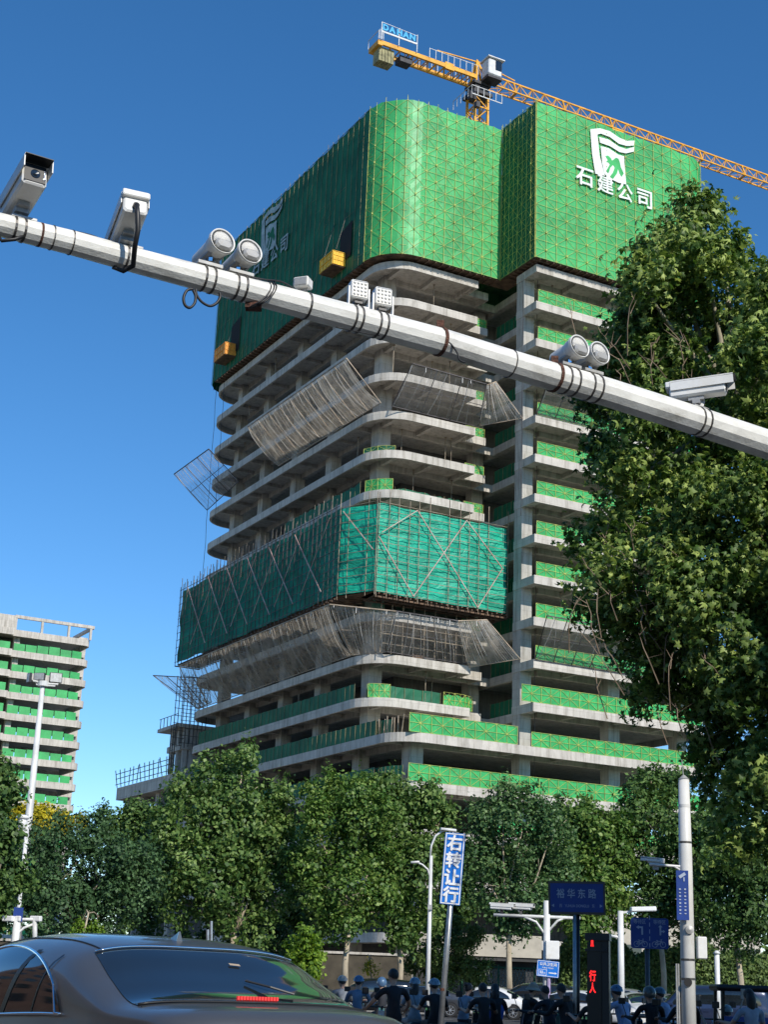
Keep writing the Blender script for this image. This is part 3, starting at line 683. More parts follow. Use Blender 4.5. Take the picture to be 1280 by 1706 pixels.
a, b = P(330,1180,'u',-14.2), P(352,1170,'u',-14.2); c, d = P(338,1110,'u',-18.4), P(255,1125,'u',-20.0)
catch('pale torn catch net against the sky left of the teal scaffold base', [a, b, P(345,1130,'u',-16), d], 'net_pale', 4, .25, 14)
# ================================================================== TOWER CRANE
crane = thing('tower_crane', 'yellow flat-top tower crane standing above the green net with its long jib to the right', 'crane', (2.1, 15, 60), M=BM)
def truss(mb, p0, p1, w, h, nb, chord=.13, web=.07, tri=True):
    p0, p1 = Vector(p0), Vector(p1); d = (p1-p0).normalized(); s = Vector((0,0,1)).cross(d).normalized()*w/2; up = Vector((0,0,h))
    mb.bar(p0+s, p1+s, chord); mb.bar(p0-s, p1-s, chord)
    mb.bar(p0+up, p1+up, chord*1.1)
    for i in range(nb):
        a, b, m = p0.lerp(p1, i/nb), p0.lerp(p1, (i+1)/nb), p0.lerp(p1, (i+.5)/nb)
        for q in (s, -s): mb.bar(a+q, m+up, web); mb.bar(m+up, b+q, web)
        mb.bar(a+s, b-s, web*.8); mb.bar(a+s, a-s, web)
CU, CV = 2.1, 15.0
mb = MB(); w = .85
for a, b in ((-w,-w),(w,-w),(w,w),(-w,w)): mb.bar((CU+a, CV+b, 60), (CU+a, CV+b, 97.6), .24)
z = 60.; k = 0
while z < 97.2:
    z1 = z+1.9
    for (a, b), (c, d) in (((-w,-w),(w,-w)),((w,-w),(w,w)),((w,w),(-w,w)),((-w,w),(-w,-w))):
        mb.bar((CU+a, CV+b, z), (CU+c, CV+d, z), .13)
        if k % 2: a, b, c, d = c, d, a, b
        mb.bar((CU+a, CV+b, z), (CU+c, CV+d, min(z1, 97.4)), .11)
    z = z1; k += 1
part('mast', mb, M['crane'], crane)
mb = MB(); mb.box(CU-1.25, CU+1.25, CV-1.25, CV+1.25, 97.6, 98.0); mb.box(CU-.9, CU+.9, CV-.9, CV+.9, 98.0, 98.9); mb.box(CU-1.1, CU+1.1, CV-1.1, CV+1.1, 98.9, 99.25)
for a in (-1.9, -1.4): mb.box(CU+a, CU+a+.35, CV-1.5, CV-.9, 96.4, 97.4)
mb.box(CU-1.3, CU-.8, CV-1.9, CV-1.4, 95.3, 96.0); mb.box(CU-.6, CU-.1, CV-1.3, CV-.95, 93, 94)
part('slewing_ring', mb, M['crane_dark'], crane)
mb = MB(); mb.box(CU-2.0, CU+2.0, CV-2.0, CV-1.95, 96.6, 96.7)
for a in np.linspace(-2, 2, 6): mb.bar((CU+a, CV-2, 96.6), (CU+a, CV-2, 97.7), .06); mb.bar((CU-2, CV+a, 96.6), (CU-2, CV+a, 97.7), .06)
mb.bar((CU-2,CV-2,97.7),(CU+2,CV-2,97.7),.06); mb.bar((CU-2,CV-2,97.7),(CU-2,CV+2,97.7),.06)
part('service_platform', mb, M['crane_grey'], crane)
mb = MB()
for a in (-.75, .75): mb.bar((CU-.7, CV+a, 99.2), (CU-.2, CV, 102.6), .22); mb.bar((CU+1.2, CV+a, 99.2), (CU-.2, CV, 102.6), .22)
mb.bar((CU-.2, CV, 102.4), (CU-5.5, CV, 102.0), .12); mb.bar((CU-.2, CV, 102.5), (CU+5, CV, 101.7), .12)
part('tower_head', mb, M['crane'], crane)
mb = MB(); truss(mb, (CU+1.4, CV, 99.75), (62, CV, 99.75), 1.25, 1.6, 34, .15, .075)
for i in range(2, 34, 4): u = CU+1.4+(62-CU-1.4)*i/34; mb.box(u-.12, u+.12, CV-.6, CV+.6, 99.6, 99.74); mb.bar((u, CV-.62, 99.7), (u, CV, 101.4), .16)
part('jib', mb, M['crane'], crane)
mb = MB(); mb.box(20.6, 22.3, CV-.7, CV+.7, 99.25, 99.6)
for a in (20.7, 22.2): mb.box(a-.12, a+.12, CV-.8, CV+.8, 99.0, 99.3)
part('trolley', mb, M['crane'], crane)
mb = MB()
for s in (-1, 1): mb.box(-11.3, CU-.9, CV+s*.95-.13, CV+s*.95+.13, 99.45, 99.95)
for i in range(11): u = -11+i*1.15; mb.bar((u, CV-.95, 99.4), (u+1.15, CV+.95, 99.4), .1); mb.bar((u, CV-.95, 99.42), (u, CV+.95, 99.42), .1)
for i in range(9): u = -8+i*1.; mb.bar((u, CV-.9, 99.4), (u+.5, CV, 98.8), .09); mb.bar((u+.5, CV, 98.8), (u+1, CV-.9, 99.4), .09)
mb.bar((-8, CV, 98.8), (1, CV, 98.8), .14); mb.box(-2.9, -1.7, CV-1.12, CV-.8, 99.3, 100.15)
mb.box(-11.5, -10.9, CV-1.1, CV+1.1, 99.3, 99.9)
part('counter_jib', mb, M['crane'], crane)
mb = MB()
for s in (-1, 1):
    y = CV+s*1.15; mb.bar((-5, y, 101.05), (CU-.8, y, 101.05), .05)
    for i in range(9): u = -5+i*.8; mb.bar((u, y, 99.9), (u, y, 101.1), .06)
for i in range(4): u = -11.4+i*.15; mb.bar((u, CV-1.3, 99.9), (u, CV-1.3, 101.1+.2*i), .05)
mb.bar((-11.5, CV-1.2, 99.9), (-11.5, CV-1.2, 101), .06); mb.bar((-11.5, CV+1.2, 99.9), (-11.5, CV+1.2, 101), .06); mb.bar((-11.5, CV-1.2, 101), (-11.5, CV+1.2, 101), .06)
part('handrail', mb, M['crane_grey'], crane)
for i in range(5):
    mb = MB(); u = -11.1+i*.38; mb.box(u, u+.33, CV-.7, CV+.7, 97.7, 99.4); part('counterweight', mb, M['ballast'], crane)
mb = MB(); mb.box(-8.4, -6.9, CV-.6, CV+.6, 98.6, 99.3); part('winch', mb, M['crane_dark'], crane)
mb = MB(); sz0 = 101.0; y = CV-1.25
mb.box(-11.2, -6.7, y-.08, y, sz0-.2, sz0)
for u in (-11.2, -9, -6.7): mb.bar((u, y, 99.9), (u, y, sz0+1.1), .08)
mb.bar((-11.2, y, sz0+1.1), (-6.7, y, sz0+.95), .05)
sf = part('sign_frame', mb, M['crane_grey'], crane)
for i, ch in enumerate('DAHAN'):
    mb = MB(); u = -10.75+i*.82+(.1 if i > 1 else 0); Mx = Matrix.Translation((u, y-.06, sz0+.48)) @ Matrix.Rotation(rad(90), 4, 'X')
    text_mb(mb, ch, .78, Mx, bold=.05, depth=.06); part('letter', mb, M['blue_letter'], sf)
cab = MB(); cab.mbox(Matrix.Translation((CU+.75, CV-1.75, 100.6)), .9, .75, 1.05, bev=.15)
cb = part('operator_cab', cab, M['crane_grey'], crane)
mb = MB(); mb.mbox(Matrix.Translation((CU+1.67, CV-1.75, 100.8)), .02, .65, .75); mb.mbox(Matrix.Translation((CU+1.15, CV-2.52, 100.9)), .4, .02, .6); part('window', mb, M['pglass'], cb)
mb = MB(); mb.box(CU-.3, CU+1.9, CV-2.7, CV-.85, 101.7, 101.82); part('roof', mb, M['crane_grey'], cb)
mb = MB(); mb.box(CU-.2, CU+1.7, CV-2.5, CV-.95, 99.2, 99.5); part('cab_floor', mb, M['crane_dark'], cb)
# ================================================================== PODIUM at the back left
pod = thing('podium_wing', 'low concrete wing with roof-edge scaffold behind the left end of the tower', 'building', (-14.5, 51, 0), M=BM)
mb = MB(); mb.box(-14.5, 10, 50.4, 70, 21.9, 23.4); mb.box(-14.2, 10, 50.4, 69.7, 17.2, 17.9); mb.box(-14.2, 10, 50.4, 69.7, 12.9, 13.6); part('floor_slab', mb, M['conc'], pod)
for v in (52, 58, 63.5, 68.3):
    mb = MB(); mb.box(-13.4, -12.4, v, v+1.1, 0, 21.9); part('column', mb, M['conc_col'], pod)
mb = MB(); mb.box(-9, 8, 51, 69, 0, 21.8); part('core_wall', mb, M['conc_dark'], pod)
mb = MB(); mb.quad((-14.1, 50.6, 17.9), (-14.1, 69.5, 17.9), (-14.1, 69.5, 19.6), (-14.1, 50.6, 19.6)); part('guard_net', mb, M['net_side'], pod)
mb = MB(); mb.box(-13.8, -9, 50.6, 55.5, 26.2, 26.9); mb.box(-14.6, -9, 50.5, 57, 28.7, 29.1); part('stair_slab', mb, M['conc'], pod)
mb = MB()
for v in (50.8, 52.6, 54.6): mb.box(-13.6, -13.1, v, v+.5, 23.4, 28.7)
mb.box(-12.9, -9, 50.8, 55, 23.4, 28.7); part('stair_wall', mb, M['conc_col'], pod)
mb = MB()
for v in np.arange(51.5, 70, 1.4): mb.bar((-14.6, v, 23.4), (-14.6-random.uniform(-.1,.5), v, 25.5), .08)
for z in (23.8, 24.5, 25.1): mb.bar((-14.65, 51, z), (-14.65, 70.3, z), .07)
for v in np.arange(50.6, 56.5, 1.1): mb.bar((-14.6, v, 29.1), (-14.6, v, 30.2), .07)
mb.bar((-14.6, 50.6, 30.2), (-14.6, 56.5, 30.2), .06)
for v in (50.5, 51.2, 51.9): mb.bar((-14.8, v, 23.4), (-14.8, v, 29), .09)
for z in np.arange(23.6, 29, .8): mb.bar((-14.8, 50.5, z), (-14.8, 52, z), .06)
part('roof_scaffold', mb, M['pole_dark'], pod)
# ================================================================== LEFT UNFINISHED BLOCK
LB = atD(148, 1062, 270)
LBM = Matrix.Translation(Vector((LB.x+1.2, LB.y+.6, 0))) @ Matrix.Rotation(BA, 4, 'Z')
ZTp = LB.z+2.2
lb = thing('unfinished_block', 'distant unfinished concrete block with green edge nets at the left edge of the photo', 'building', (0,0,0), M=LBM)
FH = 3.62; n = int(ZTp/FH)
for k in range(n):
    z = ZTp-2.6-FH*k
    mb = MB(); o = [(-70,-.9),(-14.9,-.9),(-14.9,0)] + arc(-2.2, 1.4, 1.4, 270, 360, 5) + [(-.8,10.5),(1.5,10.5),(1.5,13),(-70,13)]
    mb.prism(o, z-.2, z-.001); edge_beam(mb, offset(o, -.004), .3, z-1.15, z); part('floor_slab', mb, M['conc'], lb)
    if k:
        for pth in ([(-60,-.7),(-15.2,-.7)], [(-14.4,.25),(-3.4,.25),(-2.0,.7)]):
            gb = MB(); L = path_len(pth); m = int(L[-1]/1.9)
            for i in range(m):
                p, q = path_at(pth, L, L[-1]*i/m); p2, _ = path_at(pth, L, L[-1]*(i+.93)/m); h = random.uniform(1.2, 1.5)
                gb.quad((p.x,p.y,z+.02),(p2.x,p2.y,z+.02),(p2.x,p2.y,z+h),(p.x,p.y,z+h))
            part('guard_net', gb, M['net_green'], lb)
for u in (-53, -43, -33, -23, -14.2):
    mb = MB(); mb.box(u, u+1., 1.1, 2.0, 0, ZTp-2.8); part('column', mb, M['conc_col'], lb)
mb = MB(); mb.box(.75, 1.8, 11.2, 12.4, 0, ZTp-.4); part('column', mb, M['conc_col'], lb)
mb = MB(); mb.box(-60, -12, 6, 12, 0, ZTp-3.3); part('core_wall', mb, M['conc_dark'], lb)
mb = MB(); mb.box(-14.7, -.9, .05, .5, ZTp-.55, ZTp); mb.box(-.9, -.4, .1, 11, ZTp-.55, ZTp-.01); mb.box(-.4, 1.8, 10.6, 11.1, ZTp-.55, ZTp-.02)
for u in (-14.7, -10, -5.2, -1.2): mb.box(u, u+.4, .1, .45, ZTp-2.6, ZTp-.56)
mb.box(-60, -14.8, -.6, .2, ZTp-2.6, ZTp-.3); part('parapet_frame', mb, M['conc'], lb)
mb = MB(); mb.box(-60, -17.5, 2.5, 10, ZTp-.4, ZTp+2.6)
part('roof_house', mb, M['conc'], lb)
mb = MB()
for u in (-35, -31, -27.3, -24.4): mb.prism([(u+1.2*math.cos(a)+.2, 1.1*math.sin(a)+ZTp+1.0) for a in np.linspace(0, math.pi, 9)], 0, .02, Matrix.Translation((0, 2.48, 0)) @ Matrix.Rotation(rad(90), 4, 'X'))
mb.box(-21.9, -19.4, 2.45, 2.49, ZTp+.8, ZTp+2.1)
part('dark_arch_sheet', mb, M['black'], lb)  # flat black shapes stand for the shade inside the roof house openings
# ================================================================== FOREGROUND CAMERA ARM
PL = [(-60,362),(0,375),(120,405),(235,437),(480,502),(616,538),(735,570),(849,606),(925,629),(1010,653),(1166,703),(1280,741),(1400,783)]
def pipe_D(px):
    a, b = Vector((-2.3, 9.8)), Vector((3.3, 13.1)); d = ray(px, 600); az = Vector((d.x, d.y)).normalized()
    n = Vector(((b-a).y, -(b-a).x)); return n.dot(a)/n.dot(az)
def pipe_y(px):
    for (x0, y0), (x1, y1) in zip(PL, PL[1:]):
        if px <= x1: return y0+(y1-y0)*(px-x0)/(x1-x0)
    return PL[-1][1]
def pipe_pt(px): return atD(px, pipe_y(px), pipe_D(px))
def pipe_r(px): return .5*(.165+.105*(px/1280))
def on_pipe(px, py):   # point above the arm, at the arm's distance
    return atD(px, py, pipe_D(px))
arm = thing('gantry_pole', 'weathered white faceted steel arm crossing the whole view, carrying cameras and lamps', 'pole', pipe_pt(1400))
mb = MB(); xs = [-60, 0, 60, 120, 180, 235, 300, 400, 480, 550, 616, 680, 735, 800, 849, 925, 1010, 1090, 1166, 1280, 1400]
mb.tube([pipe_pt(x) for x in xs], [pipe_r(x) for x in xs], 12); part('arm_tube', mb, M['pipe'], arm)
# mast the arm grows from, off to the right of the photo
mb = MB(); e = pipe_pt(1400); q = pipe_pt(1280); dr = (e-q).normalized(); far = e+dr*1.6
mb.tube([e, e+dr*.8+Vector((0,0,-.02)), far], [pipe_r(1400), .15, .17], 12); mb.tube([Vector((far.x, far.y, 0)), Vector((far.x, far.y, 7.4))], [.24, .17], 12); part('mast', mb, M['pipe'], arm)
def along(px): return (pipe_pt(px+6)-pipe_pt(px-6)).normalized()
def ring(mb, px, r=None, w=.012, th=.006, tilt=0):
    p = pipe_pt(px); d = along(px); r = (r or pipe_r(px))+th
    X = d; Z = Vector((0,0,1)); Y = Z.cross(X).normalized(); Z = X.cross(Y)
    Mx = Matrix((X, Y, Z)).transposed().to_4x4(); Mx.translation = p
    mb.lathe(Mx, [(-w, r-.004), (-w, r), (w, r), (w, r-.004)], 20)
for px in (22, 38, 86, 118, 208, 337, 352, 390, 404, 510, 585, 596, 625, 637, 849, 940, 954, 978, 992, 1160, 1171):
    mb = MB(); ring(mb, px, w=.008 if px not in (118, 66, 86, 1018, 849) else .004); part('strap', mb, M['strap'], arm)
for px in (733, 924):
    mb = MB(); ring(mb, px, w=.014, th=.010); p = pipe_pt(px); mb.mbox(Matrix.Translation(p+Vector((0,-.0,pipe_r(px)+.03))), .03, .03, .035); part('rusty_clamp', mb, M['rustclamp'], arm)
for px in (66,): mb = MB(); ring(mb, px, w=.008, th=.003); part('dirty_collar', mb, M['rustclamp'], arm)
def frame_at(o, fwd, up=Vector((0,0,1))):
    X = fwd.normalized(); Y = up.cross(X).normalized(); Z = X.cross(Y); Mx = Matrix((X, Y, Z)).transposed().to_4x4(); Mx.translation = o; return Mx
def azel(az, el): az, el = rad(az), rad(el); return Vector((math.sin(az)*math.cos(el), math.cos(az)*math.cos(el), math.sin(el)))
def bracket(t, c, px, w=.05):
    p = pipe_pt(px); top = p+Vector((0,0,pipe_r(px)-.01)); mb = MB(); d = (c-top)
    mb.bar(top, c, w, w*.8); mb.mbox(frame_at(top+Vector((0,0,.012)), along(px)), .09, .04, .008); part('mount_bracket', mb, M['devgrey'], t)
def cctv(px, py, az, el, label, ln=.42, w=.062, h=.062, pxm=None, hood=True, D=None):
    c = on_pipe(px, py) if D is None else D; F = frame_at(c, azel(az, el))
    t = thing('surveillance_camera', label, 'camera', c, group='surveillance cameras on the arm')
    mb = MB(); mb.mbox(F, ln/2, w, h, bev=.018); part('housing', mb, M['devwhite'], t)
    mb = MB()
    for s in (-1, 1): mb.mbox(F, ln/2+.03, .004, h*.55, (.045, s*(w+.012), h*.5))
    mb.mbox(F, ln/2+.03, w+.012, .005, (.045, 0, h+.014)); mb.mbox(F, .03, w+.012, .03, (-ln/2-.0, 0, h-.012), bev=.01)
    part('sun_shield', mb, M['devwhite'], t)
    mb = MB(); mb.mbox(F, .004, w-.012, h-.016, (ln/2+.003, 0, .004)); g = part('front_window', mb, M['devblack'], t)
    mb = MB(); mb.lathe(F @ Matrix.Translation((ln/2+.006, 0, 0)), [(0, .034), (.006, .034), (.006, .026), (.002, .0)], 20); part('lens', mb, M['pglass'], g)
    mb = MB()
    for k in range(4): mb.mbox(F, .003, .006, .008, (ln/2+.009, w-.022, -.026+k*.018))
    part('led', mb, M['reflector'], g)
    mb = MB(); mb.mbox(F, .05, w+.012, .003, (ln/2+.045, 0, h+.006)); part('shield_lining', mb, M['devblack'], t)
    mb = MB(); mb.mbox(F, .07, .04, .018, (-.02, 0, -h-.018)); mb.mbox(F, .035, .05, .022, (-.02, 0, -h-.05)); part('bracket_plate', mb, M['devgrey'], t)
    return t, F, c
# 1 far left, facing right towards the road
t, F, c = cctv(38, 325, 150, 9, 'white box camera with dark lens window, leftmost on the white arm', .52, .088, .084)
bracket(t, c+Vector((-.02, .02, -.12)), 36)
mb = MB(); p = pipe_pt(8); mb.tube([p+Vector((-.05,0,-.06)), p+Vector((0,-.03,-.13)), p+Vector((.08,0,-.10)), p+Vector((.14,.03,-.05))], .013, 6); part('cable_loop', mb, M['cableblack'], t, True)
# 2 facing away, white rear cap towards us
t, F, c = cctv(210, 382, -22, -16, 'white box camera seen from behind with thick black cable looping under the arm', .56, .088, .084)
bracket(t, c+Vector((-.0, .03, -.13)), 214, .06)
r = F @ Vector((-.26, 0, -.03)); p = pipe_pt(222)
mb = MB(); mb.tube([r, r+Vector((.02,-.05,.0)), r+Vector((.035,-.07,-.08)), r+Vector((.045,-.05,-.2)), r+Vector((.03,-.03,-.31)), p+Vector((.02,-.09,-.09)), p+Vector((-.05,-.08,-.13)), p+Vector((-.12,-.06,-.10)), p+Vector((-.08,-.07,-.04))], .019, 8)
part('cable_loop', mb, M['cableblack'], t, True)
mb = MB(); mb.mbox(F, .012, .07, .066, (-.262, 0, .005), bev=.016); part('rear_cap', mb, M['devwhite'], t)
mb = MB(); mb.lathe(F @ Matrix.Translation((-.262, 0, -.035)) @ Matrix.Rotation(rad(180), 4, 'Z'), [(0,.024),(.045,.024),(.045,.02)], 12); part('cable_gland', mb, M['devblack'], t)
t, F, c = cctv(1163, 650, 108, 4, 'white box camera seen from the side, rightmost on the white arm before the big tree', .50, .072, .07)
bracket(t, c+Vector((.04, .02, -.10)), 1166)
def spot(lx, ly, label, rr, grp, L=.34, az=146, el=8, foot=None, back=.62):
    o = on_pipe(lx, ly); o = o - ray(lx, ly).normalized()*.12
    n = azel(az, el); F = frame_at(o, n)
    t = thing('strobe_lamp', label, 'lamp', o, group=grp)
    mb = MB(); mb.lathe(F, [(0, rr*1.0), (0, rr*1.14), (-.022, rr*1.16), (-.03, rr*1.06), (-.10, rr*.98), (-.12, rr*.9), (-L, rr*.86), (-L-.01, rr*.8), (-L-.01, .001)], 32); part('housing', mb, M['devwhite'], t, False)
    mb = MB(); mb.lathe(F, [(-.005, rr*1.02), (.006, rr*1.14), (.008, rr*1.08), (.0, rr*1.0), (-.005, rr*1.0)], 32); part('rim', mb, M['devwhite'], t, True)
    mb = MB(); mb.lathe(F, [(-.004, rr*1.0), (-.03, rr*.86), (-.06, rr*.6), (-.085, rr*.3), (-.095, .012)], 32)
    mb.lathe(F, [(-.095, .02), (-.05, .02), (-.045, .001)], 12); part('reflector', mb, M['reflector'], t, True)
    mb = MB(); mb.lathe(F, [(-.0, rr*1.0), (.004, rr*.7), (.006, .001)], 32); part('front_glass', mb, M['lens'], t, True)
    mb = MB(); mb.mbox(F, L*.55, rr*.75, rr*.45, (-L*.45, 0, -rr*.42), bev=.02); part('ballast_box', mb, M['devgrey'], t)
    mb = MB(); fx = foot or lx; p = pipe_pt(fx); top = p+Vector((0,0,pipe_r(fx)))
    q = F @ Vector((-L*.5, 0, -rr*.9)); 
    for s in (-1, 1): mb.bar(top+Vector((s*.035,0,0)), q+Vector((s*.035,0,0)), .02, .05)
    mb.mbox(frame_at(top+Vector((0,0,.015)), along(fx)), .10, .05, .012); mb.bar(q+Vector((-.06,0,-.01)), q+Vector((.06,0,-.01)), .06, .03)
    part('mount_bracket', mb, M['devgrey'], t)
    mb = MB(); mb.box(q.x-.014, q.x+.014, q.y-.07, q.y-.04, q.z-.03, q.z+.0); part('bolt', mb, M['chrome'], t)
spot(371, 402, 'round strobe lamp with bright glass, left one of the pair beside the netted corner', .092, 'left pair of round strobe lamps', foot=345)
spot(417, 419, 'round strobe lamp with bright glass, right one of the pair beside the netted corner', .090, 'left pair of round strobe lamps', foot=397)
spot(966, 577, 'round strobe lamp, left one of the pair in front of the big tree', .094, 'right pair of round strobe lamps', foot=948, L=.30)
spot(1000, 588, 'round strobe lamp, right one of the pair in front of the big tree', .094, 'right pair of round strobe lamps', foot=985, L=.30)
def ledlamp(px, py, label, foot, s=.072, az=160):
    c = on_pipe(px, py); F = frame_at(c, azel(az, 2))
    t = thing('led_floodlight', label, 'lamp', c, group='square led lamps on the arm')
    mb = MB(); mb.mbox(F, .045, s, s*1.1, (-.045, 0, .012), bev=.012); part('housing', mb, M['devwhite'], t)
    mb = MB(); mb.mbox(F, .003, s*.86, s*.92, (.004, 0, .012)); g = part('lens_panel', mb, M['lens'], t)
    mb = MB(); mb.mbox(F, .002, s*.9, s*.96, (.0005, 0, .012)); part('backplate', mb, M['devwhite'], t)
    mb = MB()
    for i in range(4):
        for j in range(4): mb.ball((.007, (i-1.5)*s*.42, .012+(j-1.5)*s*.45), .007, s*.15, s*.15, 8, F)
    part('led_dome', mb, M['devwhite'], g, True)
    mb = MB()
    for k in (-1, 1): mb.mbox(F, .018, .005, s*1.15, (-.03, k*(s+.012), -s*.7))
    mb.mbox(F, .018, s+.012, .005, (-.03, 0, -s*1.85)); p = pipe_pt(foot); mb.bar(F @ Vector((-.03, 0, -s*1.85)), p+Vector((0,0,pipe_r(foot)-.01)), .05, .03)
    part('yoke', mb, M['devwhite'], t)
    mb = MB(); mb.mbox(F, .03, s*.5, .012, (-.05, 0, -s*1.3), bev=.004); part('driver', mb, M['devblack'], t)
ledlamp(600, 484, 'square white led lamp on the arm, left one of the two', 603)
ledlamp(640, 496, 'square white led lamp on the arm, right one of the two', 637)
c = on_pipe(505, 473); F = frame_at(c, azel(20, 0)); t = thing('sensor_box', 'small white metal box with thin feet on top of the arm', 'box', c)
mb = MB(); mb.mbox(F, .05, .062, .04, bev=.008); part('housing', mb, M['devwhite'], t)
mb = MB(); mb.mbox(F, .004, .05, .03, (-.052, 0, 0)); part('cover_plate', mb, M['devgrey'], t)
mb = MB(); p = pipe_pt(507)+Vector((0,0,pipe_r(507)-.01))
for s in (-.05, .05): mb.bar(F @ Vector((0, s, -.03)), p+Vector((s,0,0)), .012)
part('foot', mb, M['devgrey'], t)
# cables
cb_ = thing('arm_cables', 'thin black cables wrapped around and trailing along the white arm', 'cable', pipe_pt(430))
def smooth_pts(p, k=5):
    p = [Vector(q) for q in p]; out = []
    for i in range(len(p)-1):
        a, b, c, d = p[max(0,i-1)], p[i], p[i+1], p[min(len(p)-1,i+2)]
        for j in range(k):
            t = j/k; out.append(.5*((2*b)+(c-a)*t+(2*a-5*b+4*c-d)*t*t+(3*b-a-3*c+d)*t**3))
    return out+[p[-1]]
def cable(pts, r): mb = MB(); pts = smooth_pts(pts); mb.tube(pts, r, 6); part('cable', mb, M['cableblack'], cb_, True)
def PP(px, py, dz=0): 
    q = on_pipe(px, py); d = ray(px, py).normalized(); return q-d*(pipe_r(px)+.015)+d*dz
cable([PP(322,482), PP(312,484), PP(306,496), PP(308,508), PP(316,513), PP(324,506), PP(326,494), PP(322,484)], .011)
cable([PP(326,482), PP(328,492), PP(336,503), PP(349,510), PP(360,506), PP(367,496), PP(366,488)], .011)
cable([PP(120,385,.12), PP(160,395,.12), PP(200,418,.1), PP(260,424,.1), PP(300,440,.06), PP(340,452,.05), PP(380,462,.03), PP(420,466,.05), PP(460,478,.05), PP(500,488,.08), PP(560,500,.1)], .006)
cable([PP(270,430,.1), PP(310,446,.04), PP(350,454,.04), PP(400,459,.04), PP(440,466,.03), PP(470,470,.05), PP(495,485,.06)], .007)
for o in (0, 5, 9): cable([PP(446+o,468,.08), PP(452+o,478), PP(445+o,492), PP(432+o,503), PP(420+o,510,.05), PP(414,514,.1)], .006)
cable([PP(733,562), PP(750,572), PP(762,588), PP(766,600), PP(775,604)], .007)
cable([PP(560,545,.02), PP(640,560,.1), PP(700,548,.12), PP(735,556), PP(790,575,.1), PP(850,592,.12)], .004)
mb = MB(); p = pipe_pt(424)+Vector((0,0,-pipe_r(424)-.02)); mb.mbox(Matrix.Translation(p), .06, .04, .022); part('junction_box', mb, M['rustclamp'], cb_)
# ================================================================== STREET FURNITURE
def pole_at(px, D, z0, z1, r, mb, r1=None, n=12):
    q = atD(px, 1600, D); mb.tube([(q.x, q.y, z0), (q.x, q.y, z1)], [r, r1 or r], n); return q
def zat(px, py, D): return atD(px, py, D).z
def facing(o, az=180): # plane matrix: x right on screen, y up, normal toward azimuth az
    n = azel(az, 0); X = Vector((0,0,1)).cross(n).normalized(); Mx = Matrix((X, Vector((0,0,1)), n)).transposed().to_4x4(); Mx.translation = o; return Mx
def panel(mb, Mx, w, h, t=.02, r=0):
    pts = [(-w/2, -h/2), (w/2, -h/2), (w/2, h/2), (-w/2, h/2)]
    if r: pts = arc(w/2-r, -h/2+r, r, 270, 360, 4)+arc(w/2-r, h/2-r, r, 0, 90, 4)+arc(-w/2+r, h/2-r, r, 90, 180, 4)+arc(-w/2+r, -h/2+r, r, 180, 270, 4)
    mb.prism(pts, -t, 0, Mx)
def border(mb, Mx, w, h, b, z=.004):
    for x0, x1, y0, y1 in ((-w/2, w/2, h/2-b, h/2), (-w/2, w/2, -h/2, -h/2+b), (-w/2, -w/2+b, -h/2+b, h/2-b), (w/2-b, w/2, -h/2+b, h/2-b)):
        mb.quad(*[Mx @ Vector(p) for p in ((x0,y0,z),(x1,y0,z),(x1,y1,z),(x0,y1,z))])
# 1 right-turn-yield sign on a leaning grey pole
D = 24; b0 = atD(731, 1750, D); tp = atD(751.5, 1497, D); foot = b0+(b0-tp)*((b0.z-0)/(tp.z-b0.z))
t = thing('yield_sign', 'upright blue sign with white Chinese characters on a leaning grey pole', 'sign', (foot.x, foot.y, 0))
ax = (tp-foot).normalized(); mb = MB(); mb.tube([Vector((foot.x, foot.y, 0)), tp+ax*1.0], .042, 12); part('post', mb, M['galv'], t, True)
mb = MB(); mid = atD(738, 1648, D); mb.tube([mid-ax*.02, mid+ax*.02], .047, 10); part('rusty_band', mb, M['rustclamp'], t)
pc = atD(754.5, 1447, D); nn = (-ray(755, 1447)); nn.z = 0; nn.normalize(); Y = ax.copy(); X = Y.cross(nn).normalized(); nn = X.cross(Y)
Mx = Matrix((X, Y, nn)).transposed().to_4x4(); Mx.translation = pc+nn*.06
ph = 107/2540*D*1.06; pw = .31
mb = MB(); panel(mb, Mx, pw, ph); sp = part('sign_panel', mb, M['signblue'], t)
mb = MB(); border(mb, Mx, pw*.94, ph*.985, .016); part('border', mb, M['signwhite'], sp)
mb = MB()
for i, ch in enumerate('右转让行'): text_mb(mb, ch, .225, Mx @ Matrix.Translation((0, ph*(.36-.24*i), .005)), bold=.035)
part('lettering', mb, M['signwhite'], sp)
# 2 street-name sign
D = 28; q = atD(961, 1600, D); t = thing('street_name_sign', 'dull blue street-name board in a brown metal frame on a steel post', 'sign', (q.x, q.y, 0))
zt = zat(962, 1468, D); zb = zat(962, 1523, D); mb = MB(); mb.tube([(q.x-.03,q.y,0),(q.x-.03,q.y,zb)], .035, 10); part('post', mb, M['galv'], t, True)
mb = MB(); mb.tube([(q.x+.03,q.y+.01,0),(q.x+.03,q.y+.01,zb)], .03, 10); part('post', mb, M['devblack'], t, True)
Mx = facing(Vector((q.x, q.y-.04, (zt+zb)/2)), 186) @ Matrix.Rotation(rad(1.0), 4, 'Z'); w_, h_ = 1.0, (zt-zb)
mb = MB(); panel(mb, Mx, w_, h_, .10); bd = part('frame', mb, pbr('brown_frame', (.10,.08,.06), .5), t)
mb = MB(); panel(mb, Mx @ Matrix.Translation((0,0,.006)), w_*.93, h_*.86, .004); sp = part('sign_panel', mb, M['signblue_dark'], t)
mb = MB()
for i, ch in enumerate('裕华东路'): text_mb(mb, ch, .16, Mx @ Matrix.Translation(((-.285+.185*i)*w_, h_*.13, .010)), bold=.015, squeeze=.85)
text_mb(mb, '西   YUHUA DONGLU   东', .062, Mx @ Matrix.Translation((0, -h_*.24, .010)), squeeze=.8)
